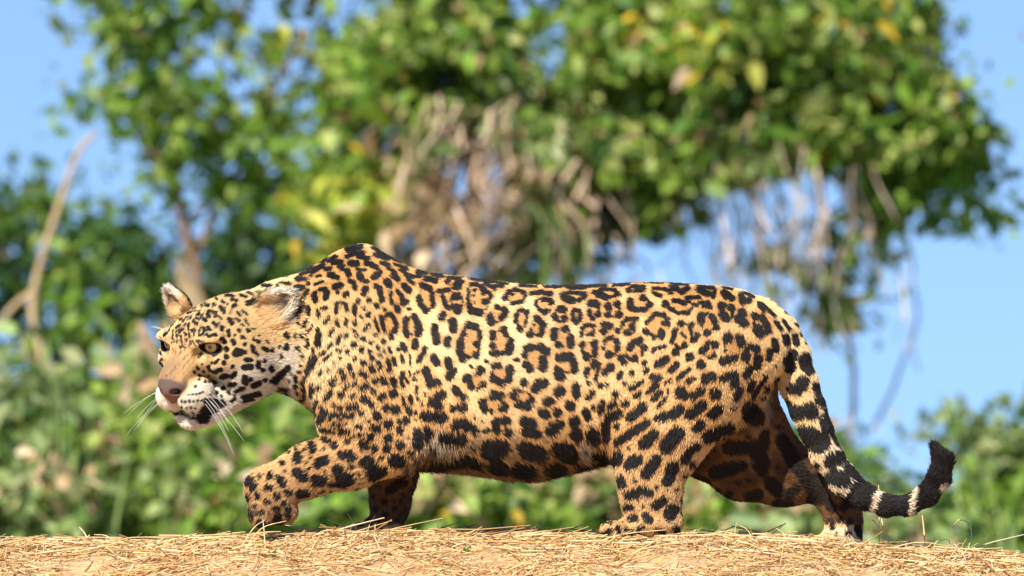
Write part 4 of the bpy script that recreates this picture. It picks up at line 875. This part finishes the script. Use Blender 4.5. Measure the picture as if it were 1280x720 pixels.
# ------------------------------------------------------------------ the thicket behind the bank
leaf_m = mat_attr('leaf', rough=0.42, spec=0.35, trans=0.32)
bark_m = mat_plain('bark', (0.24, 0.15, 0.09), 0.9, 0.1, 0.35, 9)
vine_m = mat_plain('dry_vine', (0.58, 0.42, 0.29), 0.85, 0.15, 0.4, 5)
pale_m = mat_plain('pale_vine', (0.66, 0.52, 0.40), 0.85, 0.15, 0.3, 6)
tan_m = mat_plain('bleached_wood', (0.50, 0.36, 0.20), 0.8, 0.15, 0.25, 10)
PAL = {
 'mid':   ([[0.150, 0.270, 0.030], [0.230, 0.360, 0.050], [0.080, 0.160, 0.020], [0.360, 0.450, 0.100]], [0.36, 0.30, 0.18, 0.16]),
 'vine':  ([[0.170, 0.290, 0.030], [0.290, 0.410, 0.070], [0.075, 0.165, 0.020], [0.460, 0.510, 0.150], [0.600, 0.400, 0.040], [0.38, 0.24, 0.12]], [0.30, 0.27, 0.20, 0.16, 0.02, 0.05]),
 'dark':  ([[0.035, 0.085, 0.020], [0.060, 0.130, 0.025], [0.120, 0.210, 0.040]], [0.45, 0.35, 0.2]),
 'light': ([[0.230, 0.320, 0.100], [0.320, 0.400, 0.150], [0.130, 0.215, 0.055], [0.440, 0.460, 0.220], [0.46, 0.33, 0.17]], [0.34, 0.28, 0.20, 0.13, 0.05]),
 'yellow': ([[0.390, 0.460, 0.060], [0.520, 0.520, 0.080], [0.230, 0.350, 0.045], [0.65, 0.43, 0.03]], [0.42, 0.25, 0.25, 0.08]),
 'tan':   ([[0.560, 0.380, 0.220], [0.420, 0.270, 0.150], [0.660, 0.500, 0.310]], [0.4, 0.35, 0.25]),
}
HOLLOWS = [(590, 215, 52, 70, 18.7), (760, 265, 44, 62, 18.7), (690, 60, 26, 36, 18.5), (835, 120, 30, 26, 18.5), (555, 90, 28, 30, 18.5), (1000, 245, 70, 34, 20), (935, 262, 60, 38, 20), (1105, 120, 22, 30, 18.5), (480, 160, 24, 34, 18.5)]
def leaf_cloud(blobs, seed, size=(0.05, 0.10), per=26, spread=0.11):
    """blobs: (px, py, rx, ry, Y, ry_depth, leaves, palette) -> positions, axes, sizes, colours"""
    r = np.random.default_rng(seed); POS, COL, SZ = [], [], []
    for (px, py, rx, ry, Y, rd, n, pal) in blobs:
        c = np.array(at(px, py, Y)); k = S * (D + Y) / D
        nc = max(3, int(n / per))
        u = r.normal(size=(nc, 3)); u /= np.linalg.norm(u, axis=1, keepdims=True)
        u *= (r.random(nc) ** 0.45)[:, None]
        cc = c + u * np.array([rx * k, rd, ry * k])
        p = np.repeat(cc, per, 0) + r.normal(size=(nc * per, 3)) * spread * r.uniform(0.5, 1.2, (nc, 1)).repeat(per, 0) * np.array([1, 1, 0.75])
        pl, w_ = PAL[pal]; tone = r.uniform(0.6, 1.3, (nc, 1)).repeat(per, 0)
        cl = np.array(pl)[r.choice(len(pl), nc * per, p=np.array(w_) / sum(w_))] * tone * r.uniform(0.8, 1.2, (nc * per, 1))
        POS.append(p); COL.append(cl); SZ.append(r.uniform(size[0], size[1], nc * per) * r.uniform(0.75, 1.2, (nc, 1)).repeat(per, 0)[:, 0])
    POS = [np.concatenate(POS)]; COL = [np.concatenate(COL)]; SZ = [np.concatenate(SZ)]
    keep = np.ones(len(POS[0]), bool); P = POS[0]; k = S * (D + P[:, 1]) / D
    qx = P[:, 0] / k + 640; qy = 665 - (ZC + (P[:, 2] - ZC) * D / (D + P[:, 1])) / S
    for hx, hy, rx, ry, yl in HOLLOWS:                               # hollows in the thicket
        keep &= ~((np.hypot((qx - hx) / rx, (qy - hy) / ry) < 0.8 + 0.4 * r.random(len(P))) & (P[:, 1] < yl) & (P[:, 1] > 16.6))
    POS[0], COL[0], SZ[0] = POS[0][keep], COL[0][keep], SZ[0][keep]
    return np.concatenate(POS), np.clip(np.concatenate(COL), 0, 1), np.concatenate(SZ), r
LEAF_T = np.array([[0, 0, 0], [-0.27, 0.22, 0.06], [-0.24, 0.60, 0.05], [0, 1.1, -0.12], [0.24, 0.60, 0.05], [0.27, 0.22, 0.06]])
def leaf_axes(n, r):
    t = r.normal(size=(n, 3)); t[:, 2] -= 0.5; t /= np.linalg.norm(t, axis=1, keepdims=True)
    nn = r.normal(size=(n, 3)) * 0.75 + np.array([-0.25, -0.6, 0.7]); nn -= t * (nn * t).sum(1, keepdims=True); nn /= np.linalg.norm(nn, axis=1, keepdims=True)
    return np.cross(t, nn), t, nn
def leaf_mesh(name, p, c, sz, r, origin):
    n = len(p); s_, t_, n_ = leaf_axes(n, r)
    V = p[:, None] + sz[:, None, None] * (LEAF_T[None, :, 0:1] * s_[:, None] + LEAF_T[None, :, 1:2] * t_[:, None] + LEAF_T[None, :, 2:3] * n_[:, None])
    b = (np.arange(n) * 6)[:, None]
    F = np.concatenate([b + np.array([[0, 1, 2, 3]]), b + np.array([[0, 3, 4, 5]])])
    me = mesh_np(name, V.reshape(-1, 3) - np.array(origin), F, smooth=False); set_col(me, 'col', np.repeat(c, 6, 0))
    return me
one_leaf = {}
def single_leaf(c):
    """a big leaf as a piece of its own; alike leaves share a mesh"""
    key = tuple(round(float(v), 2) for v in c)
    if key not in one_leaf:
        me = mesh_np('leaf', LEAF_T, np.array([[0, 1, 2, 3], [0, 3, 4, 5]]), smooth=False); set_col(me, 'col', np.tile(np.array(key), (6, 1))); me.materials.append(leaf_m)
        one_leaf[key] = me
    return one_leaf[key]
def plant(name, label, cat, base, blobs, stems, seed, group=None, size=(0.05, 0.10), per=26, spread=0.11, stem_mat=None, crown='crown', singles=0):
    """base (px, Y); stems: list of (pixel path, radius in metres at foot)"""
    bx = at(base[0], 600, base[1]); bz = float(ground_h(bx.x, bx.y))
    root = empty(name, (bx.x, bx.y, bz)); tag(root, label, cat, group)
    p, c, sz, r = leaf_cloud(blobs, seed, size, per, spread)
    gz = ground_h(p[:, 0], p[:, 1]) + 0.02; p[:, 2] = np.maximum(p[:, 2], gz + 0.03 * r.random(len(p)))
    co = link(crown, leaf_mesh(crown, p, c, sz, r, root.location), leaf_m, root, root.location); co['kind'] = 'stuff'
    if singles:
        front = np.argsort(p[:, 1] + 0.5 * r.random(len(p)))[:len(p) // 4]
        for i in r.choice(front, singles, replace=False):
            s_, t_, n_ = [a[0] for a in leaf_axes(1, r)]
            q = np.round(c[i] / 0.06) * 0.06
            o = bpy.data.objects.new('leaf', single_leaf(np.clip(q, 0.03, 1))); col.objects.link(o); o.parent = root
            M = Matrix((Vector(s_), Vector(t_), Vector(n_))).transposed().to_4x4()
            k = sz[i] * 1.35
            o.matrix_local = Matrix.Translation(Vector(p[i] - np.array([0, 0.05, 0])) - root.location) @ M @ Matrix.Scale(k, 4)
    for i, (path, rad) in enumerate(stems):
        P = np.array([np.array(at(q[0], q[1], base[1] + (q[2] if len(q) > 2 else 0))) for q in path])
        if i == 0: P = np.vstack([[bx.x, bx.y, bz - 0.05], P])
        pp = smooth_path(P, 8 * len(P)); wob = np.cumsum(r.normal(0, 0.004, pp.shape), 0); pp = pp + wob - wob[0]
        link('trunk' if i == 0 else 'limb', mesh_tubes('trunk' if i == 0 else 'limb', [(pp - np.array(root.location), np.linspace(rad, rad * 0.45, len(pp)))], 8), stem_mat or bark_m, root, root.location)
    return root
# open tree on the left
plant('slender_tree', 'slender open crowned tree with sky showing between its leaves', 'tree', (262, 18.5),
 [(170, 40, 62, 42, 18.5, .3, 265, 'mid'), (205, 120, 75, 45, 18.4, .3, 345, 'mid'), (118, 120, 34, 40, 18.5, .2, 88, 'mid'), (275, 165, 55, 40, 18.5, .25, 184, 'mid'), (330, 50, 50, 30, 18.6, .25, 96, 'yellow'),
  (250, 20, 50, 30, 18.5, .25, 120, 'mid'), (385, 60, 36, 45, 18.6, .25, 104, 'yellow'), (350, 150, 45, 45, 18.6, .25, 117, 'mid'), (385, 245, 36, 30, 18.5, .25, 104, 'yellow'), (330, 240, 50, 40, 18.6, .25, 184, 'mid'), (225, 215, 55, 36, 18.5, .25, 152, 'mid'), (150, -50, 110, 60, 18.5, .4, 564, 'mid'), (330, -60, 110, 40, 18.5, .4, 322, 'mid')],
 [([(250, 420), (236, 320), (214, 235), (188, 165), (176, 70), (180, -30)], 0.030), ([(240, 330), (285, 250), (330, 150), (385, 50)], 0.018), ([(214, 235), (160, 150), (120, 110)], 0.016), ([(226, 280), (300, 230), (370, 200)], 0.014)], 21, size=(0.055, 0.105), spread=0.10, per=11, singles=60)
# darker shrubs behind it
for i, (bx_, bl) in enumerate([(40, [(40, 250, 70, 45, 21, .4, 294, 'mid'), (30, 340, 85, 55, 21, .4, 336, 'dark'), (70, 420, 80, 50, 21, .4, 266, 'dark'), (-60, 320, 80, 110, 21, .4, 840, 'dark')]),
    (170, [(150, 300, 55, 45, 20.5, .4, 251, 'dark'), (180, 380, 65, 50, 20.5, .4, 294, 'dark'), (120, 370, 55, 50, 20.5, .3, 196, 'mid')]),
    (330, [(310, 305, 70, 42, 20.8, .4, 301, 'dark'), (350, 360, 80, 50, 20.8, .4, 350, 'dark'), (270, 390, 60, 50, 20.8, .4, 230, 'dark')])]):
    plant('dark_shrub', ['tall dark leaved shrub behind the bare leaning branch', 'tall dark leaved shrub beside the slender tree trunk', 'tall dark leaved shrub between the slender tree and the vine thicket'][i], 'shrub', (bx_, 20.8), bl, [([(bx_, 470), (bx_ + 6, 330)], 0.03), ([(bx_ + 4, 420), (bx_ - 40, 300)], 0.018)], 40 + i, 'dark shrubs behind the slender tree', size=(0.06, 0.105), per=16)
# vine covered trees: one dense mass of three, dark leaves behind painting shaded gaps
VN = dict(size=(0.035, 0.115), spread=0.095, per=34)
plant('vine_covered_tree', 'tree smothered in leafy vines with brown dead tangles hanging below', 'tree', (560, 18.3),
 [(480, 90, 70, 90, 18.0, .5, 1080, 'vine'), (560, 50, 80, 80, 18.0, .5, 1080, 'vine'), (500, 200, 80, 60, 18.0, .5, 792, 'vine'), (610, 150, 80, 90, 18.2, .5, 1080, 'vine'), (450, 265, 55, 55, 17.9, .35, 576, 'yellow'), (430, 190, 40, 50, 18.2, .3, 324, 'mid'),
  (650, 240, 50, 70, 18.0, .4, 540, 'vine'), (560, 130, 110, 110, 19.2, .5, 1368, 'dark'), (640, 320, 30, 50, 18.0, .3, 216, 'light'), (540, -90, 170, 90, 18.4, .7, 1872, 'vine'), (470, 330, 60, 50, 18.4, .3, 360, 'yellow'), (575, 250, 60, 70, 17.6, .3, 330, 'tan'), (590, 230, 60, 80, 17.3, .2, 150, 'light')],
 [([(575, 420), (600, 260), (590, 120), (560, -40)], 0.06), ([(595, 200), (520, 100), (470, 40)], 0.03), ([(592, 160), (650, 60), (700, -30)], 0.03)], 51, singles=90, **VN)
plant('vine_covered_tree', 'tree under thick vines with a few yellow leaves and a pale leaning trunk', 'tree', (735, 18.4),
 [(730, 60, 90, 90, 18.1, .5, 1296, 'vine'), (840, 40, 90, 80, 18.0, .5, 1224, 'vine'), (760, 170, 80, 70, 18.2, .5, 792, 'vine'), (860, 150, 80, 80, 18.0, .5, 1080, 'vine'), (800, 250, 50, 40, 18.0, .3, 302, 'vine'), (690, 150, 60, 80, 18.0, .4, 648, 'light'), (880, 235, 55, 35, 18.0, .3, 273, 'light'),
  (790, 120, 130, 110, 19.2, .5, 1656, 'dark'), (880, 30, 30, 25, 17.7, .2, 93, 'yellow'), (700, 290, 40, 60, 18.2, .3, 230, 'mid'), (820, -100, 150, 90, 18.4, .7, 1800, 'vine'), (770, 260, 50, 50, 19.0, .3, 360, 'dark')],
 [([(715, 360), (742, 250), (765, 180), (750, 60), (770, -60)], 0.045), ([(755, 200), (820, 110), (870, 20)], 0.03)], 52, stem_mat=tan_m, singles=90, **VN)
plant('vine_covered_tree', 'tree hung with a broad overhanging curtain of green vines against the sky', 'tree', (1010, 18.6),
 [(960, 60, 80, 80, 18.0, .5, 1152, 'vine'), (1050, 60, 80, 80, 18.1, .5, 1224, 'vine'), (1000, 150, 80, 55, 18.1, .5, 792, 'vine'), (1100, 150, 80, 70, 18.2, .5, 1080, 'vine'), (1160, 170, 50, 60, 18.3, .4, 468, 'mid'), (1120, 235, 65, 40, 18.3, .35, 432, 'mid'), (1200, 180, 30, 50, 18.4, .25, 187, 'mid'), (1215, 250, 22, 25, 18.4, .2, 64, 'mid'),
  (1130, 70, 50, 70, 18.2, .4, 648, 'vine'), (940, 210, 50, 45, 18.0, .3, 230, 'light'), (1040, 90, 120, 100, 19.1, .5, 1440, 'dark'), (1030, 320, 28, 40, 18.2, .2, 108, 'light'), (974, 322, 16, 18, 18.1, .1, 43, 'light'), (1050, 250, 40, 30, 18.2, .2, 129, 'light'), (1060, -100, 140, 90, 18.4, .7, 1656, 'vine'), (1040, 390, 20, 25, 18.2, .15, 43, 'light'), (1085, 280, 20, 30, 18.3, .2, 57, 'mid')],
 [([(1060, 520), (1050, 380), (1020, 240), (1010, 120), (1030, -30)], 0.016), ([(1088, 540), (1120, 470), (1140, 400), (1130, 310), (1090, 260)], 0.010), ([(1020, 200), (1090, 120), (1140, 60)], 0.022)], 53, stem_mat=vine_m, singles=100, **VN)
# dry vines hanging out of them
vr = np.random.default_rng(61)
def vine(x0, y0, x1, y1, Y, rad, label, group, sway=26, mt=None):
    P = np.array([np.array(at(x0 + (x1 - x0) * t + vr.normal(0, sway) * math.sin(math.pi * t), y0 + (y1 - y0) * t, Y + 0.25 * vr.normal() * math.sin(math.pi * t))) for t in np.linspace(0, 1, 5)])
    o = P[0].copy(); ob = link('hanging_vine', mesh_tubes('hanging_vine', [(smooth_path(P, 16) - o, np.linspace(rad, rad * 0.5, 16))], 5), mt or vine_m, None, o)
    tag(ob, label, 'vine', group)
for k in range(110):
    x = vr.uniform(500, 660); y_ = vr.uniform(110, 290); vine(x, y_, x + vr.normal(-15, 60 if k % 3 == 0 else 16), y_ + vr.uniform(60, 170), 17.6 + vr.uniform(-.3, .6), vr.uniform(0.003, 0.011), 'dry brown vine in the dead tangle below the vine thicket', 'dead vines in the tangle', 16 + 24 * (k % 3 == 0))
for k in range(18):
    x = vr.uniform(665, 790); vine(x, vr.uniform(150, 250), x + vr.normal(-15, 25), vr.uniform(330, 420), 17.8 + vr.uniform(-.2, .5), vr.uniform(0.004, 0.011), 'thin brown stem hanging beside the pale leaning trunk', 'stems beside the leaning trunk')
for k in range(64):
    x = vr.uniform(845, 1090); vine(x, vr.uniform(170, 260), x + vr.normal(10, 28), vr.uniform(320, 470), 17.8 + vr.uniform(-.2, .6), vr.uniform(0.0025, 0.008), 'thin bare vine dangling against the sky under the green curtain', 'bare vines hanging against the sky', 9, pale_m)
# bare leaning branch at the left
bp_ = [np.array(at(*q, 17.0)) for q in [(96, 690), (100, 520), (72, 485), (48, 430), (42, 365), (74, 255), (98, 190), (120, 165)]]
bp_[0][2] = float(ground_h(bp_[0][0], bp_[0][1])) - 0.03
root = empty('bare_branch', tuple(bp_[0])); tag(root, 'pale leafless branch leaning up beside the dark shrub', 'branch')
link('stem', mesh_tubes('stem', [(smooth_path(bp_, 40) - bp_[0], np.linspace(0.021, 0.010, 40))], 8), tan_m, root, root.location)
q_ = [np.array(at(*q, 17.0)) for q in [(42, 365), (15, 385), (-15, 430)]]
link('side_shoot', mesh_tubes('side_shoot', [(smooth_path(q_, 14) - bp_[0], np.linspace(0.014, 0.008, 14))], 8), tan_m, root, root.location)
# low growth along the foot of the thicket
ug = np.random.default_rng(71)
xs_ = [q for q in np.arange(-70, 1130, 62)]
PLACE = ['at the far end of the bank past the bare branch', 'with thin twigs at the foot of the bare branch', 'growing right beside the bare leaning branch', 'between the bare branch and the upright withered leaves', 'around the upright withered tan leaves', 'in front of the slender tree', 'under the muzzle of the jaguar', 'behind the throat of the jaguar',
 'behind the lifted forepaw', 'between the lifted forepaw and the standing foreleg', 'behind the standing foreleg', 'under the front of the belly', 'under the middle of the belly', 'under the rear of the belly', 'behind the nearer hind leg', 'between the two hind legs', 'behind the far hind thigh', 'behind the far hind foot', 'beside the bent tail', 'beyond the tail near the lone bush']
LOWL = ['low green shrub ' + q for q in PLACE]
for i, x in enumerate(xs_):
    Y = 13.5 + ug.uniform(-1.6, 3.0); top = 520 + ug.uniform(-25, 35) + (35 if x > 820 else 0) + (75 if x > 1000 else 0)
    pal = ['light', 'mid', 'light', 'light', 'vine'][int(ug.integers(5))]
    bl = [(x, top + 55, 60, 50, Y, .35, 420, pal), (x + 25, top + 110, 60, 50, Y - .3, .35, 480, ['light', 'mid', 'vine', 'light'][int(ug.integers(4))]), (x - 25, top + 140, 60, 45, Y - .2, .35, 420, 'mid'), (x, top + 90, 45, 65, Y - .4, .2, 90, 'tan'), (x + 10, top + 60, 55, 60, Y + .8, .3, 320, 'dark')]  # dark leaves at the back put shade into the shrub's hollows
    if x < 420: bl.append((x + 10, top - 25, 40, 45, Y + .3, .3, 130, ['mid', 'tan', 'light', 'yellow'][int(ug.integers(4))]))
    plant('low_shrub', LOWL[i], 'shrub', (x, Y), bl, [([(x, top + 130), (x + 6, top + 40)], 0.012), ([(x + 3, top + 100), (x - 20, top + 20)], 0.008)], 100 + i, 'low shrubs along the foot of the thicket', size=(0.06, 0.12), per=16, spread=0.10, crown='foliage')
plant('round_bush', 'round leafy bush standing alone past the tip of the tail', 'bush', (1250, 16),
 [(1262, 575, 45, 55, 16, .35, 520, 'light'), (1245, 630, 50, 45, 15.8, .35, 550, 'mid'), (1310, 600, 60, 75, 16, .4, 800, 'mid'), (1205, 530, 25, 22, 16, .2, 110, 'light'), (1215, 660, 60, 35, 15.7, .3, 600, 'mid')],
 [([(1250, 640), (1248, 540)], 0.016), ([(1249, 600), (1215, 530)], 0.009)], 151, size=(0.05, 0.10), per=20, spread=0.09, crown='foliage')
plant('round_bush', 'small light bush in the gap of sky behind the tail', 'bush', (1090, 17),
 [(1085, 620, 40, 35, 17, .3, 220, 'light'), (1130, 665, 50, 22, 16.8, .3, 260, 'mid'), (1062, 565, 22, 22, 17, .2, 60, 'light'), (1020, 610, 50, 40, 17, .3, 450, 'mid')],
 [([(1090, 650), (1088, 590)], 0.012)], 152, size=(0.045, 0.09), per=16, spread=0.09, crown='foliage')
# tall dry leaves among the low growth
for i, (x, y0, y1, w_) in enumerate([(172, 400, 520, 26), (150, 430, 540, 16), (255, 320, 420, 22), (205, 540, 640, 14), (600, 585, 660, 14), (372, 600, 670, 12), (705, 255, 330, 10), (690, 290, 350, 10), (565, 240, 300, 16), (600, 250, 330, 12)]):
    Y = 15.5 if y0 > 380 else 17.4
    a = np.array(at(x, y1, Y)); b_ = np.array(at(x + ug.normal(0, 18), y0, Y)); k = S * (D + Y) / D; n_ = 7
    V = []; 
    for j in range(n_):
        t = j / (n_ - 1); c = a + (b_ - a) * t + np.array([0.05 * math.sin(3 * t + i), -0.10 * t * t, 0]); hw = w_ * k * math.sin(math.pi * (0.12 + 0.86 * t)) * 0.6
        for u_, dz in ((-1, 0.0), (0, 0.02), (1, 0.0)): V.append(c + np.array([u_ * hw, dz + 0.02 * u_ * math.sin(4 * t), -0.01 * abs(u_)]))
    F = [(j * 3 + e, j * 3 + e + 1, (j + 1) * 3 + e + 1, (j + 1) * 3 + e) for j in range(n_ - 1) for e in (0, 1)]
    o = link('dry_leaf', mesh_np('dry_leaf', np.array(V) - a, np.array(F)), tan_m, None, a)
    md = o.modifiers.new('thick', 'SOLIDIFY'); md.thickness = 0.003
    tag(o, 'broad withered tan leaf caught upright in the greenery' , 'leaf', 'withered leaves among the shrubs')

# reeds standing in the low growth
reed_m = mat_plain('reed_green', (0.26, 0.36, 0.12), 0.5, 0.3, 0.35, 6)
RD = [(22, 640, 470, 'pale green reed clump below the bare leaning branch'), (62, 650, 440, 'tall reed clump against the foot of the bare branch'), (118, 650, 500, 'reed clump beside the upright withered leaves'), (285, 655, 545, 'short reed clump behind the lifted forepaw'), (225, 655, 560, 'short reed clump in front of the slender tree foot'), (545, 660, 590, 'reed clump seen under the chest'), (672, 660, 600, 'reed clump seen under the belly'), (690, 380, 225, 'long reeds climbing beside the pale leaning trunk'), (1230, 670, 560, 'reed clump at the foot of the lone round bush')]
for i, (x, y1, y0, lab) in enumerate(RD):
    Y = 12.6 if y0 > 300 else 17.5
    base = np.array(at(x, y1, Y)); base[2] = float(ground_h(base[0], base[1])) if Y < 15 else base[2]
    V, F = [], []
    for b_ in range(11):
        top = np.array(at(x + ug.normal(0, 26), y0 + ug.uniform(-20, 60), Y + ug.normal(0, .15))); o = base + np.array([ug.normal(0, .05), ug.normal(0, .05), 0]); hw = ug.uniform(0.006, 0.013); ang = ug.uniform(0, 3.1)
        sd = np.array([math.cos(ang), math.sin(ang), 0]); bend = ug.normal(0, 0.06, 3); n0 = len(V)
        for j in range(6):
            t = j / 5; c = o + (top - o) * t + bend * math.sin(math.pi * t) - np.array([0, 0, 0.05 * t * t]); h_ = hw * (1 - t) ** 0.5 + 0.0008
            V += [c - sd * h_ - base, c + np.array([0.0, 0.0, 0.0]) + np.cross(sd, [0, 0, 1]) * h_ * 0.4 - base, c + sd * h_ - base]
        F += [(n0 + j * 3 + e, n0 + j * 3 + e + 1, n0 + j * 3 + e + 4, n0 + j * 3 + e + 3) for j in range(5) for e in (0, 1)]
    o_ = link('reed_clump', mesh_np('reed_clump', np.array(V), np.array(F)), reed_m, None, base); tag(o_, lab, 'reeds', 'reeds in the undergrowth')

# more of the same growth to either side of the view
for i, (x, top, lab) in enumerate([(-230, 250, 'tall shrub past the far end of the dark shrubs'), (-470, 300, 'outlying tall shrub at the edge of the thicket'), (1430, 520, 'low outlying bush past the lone round bush'), (1620, 500, 'outlying bush on the open plain beyond the tail')]):
    bl = [(x, top + 70, 110, 80, 18, .4, 900, 'mid'), (x + 40, top + 200 if top < 400 else top + 110, 120, 100 if top < 400 else 60, 17.7, .4, 900, 'dark' if top < 400 else 'light'), (x - 40, 590, 110, 70, 17.5, .4, 800, 'light')]
    plant('outlying_shrub', lab, 'shrub', (x, 18), bl, [([(x, 560), (x + 8, top + 80)], 0.02)], 200 + i, 'shrubs at the sides of the thicket', size=(0.05, 0.11), per=20, crown='foliage')
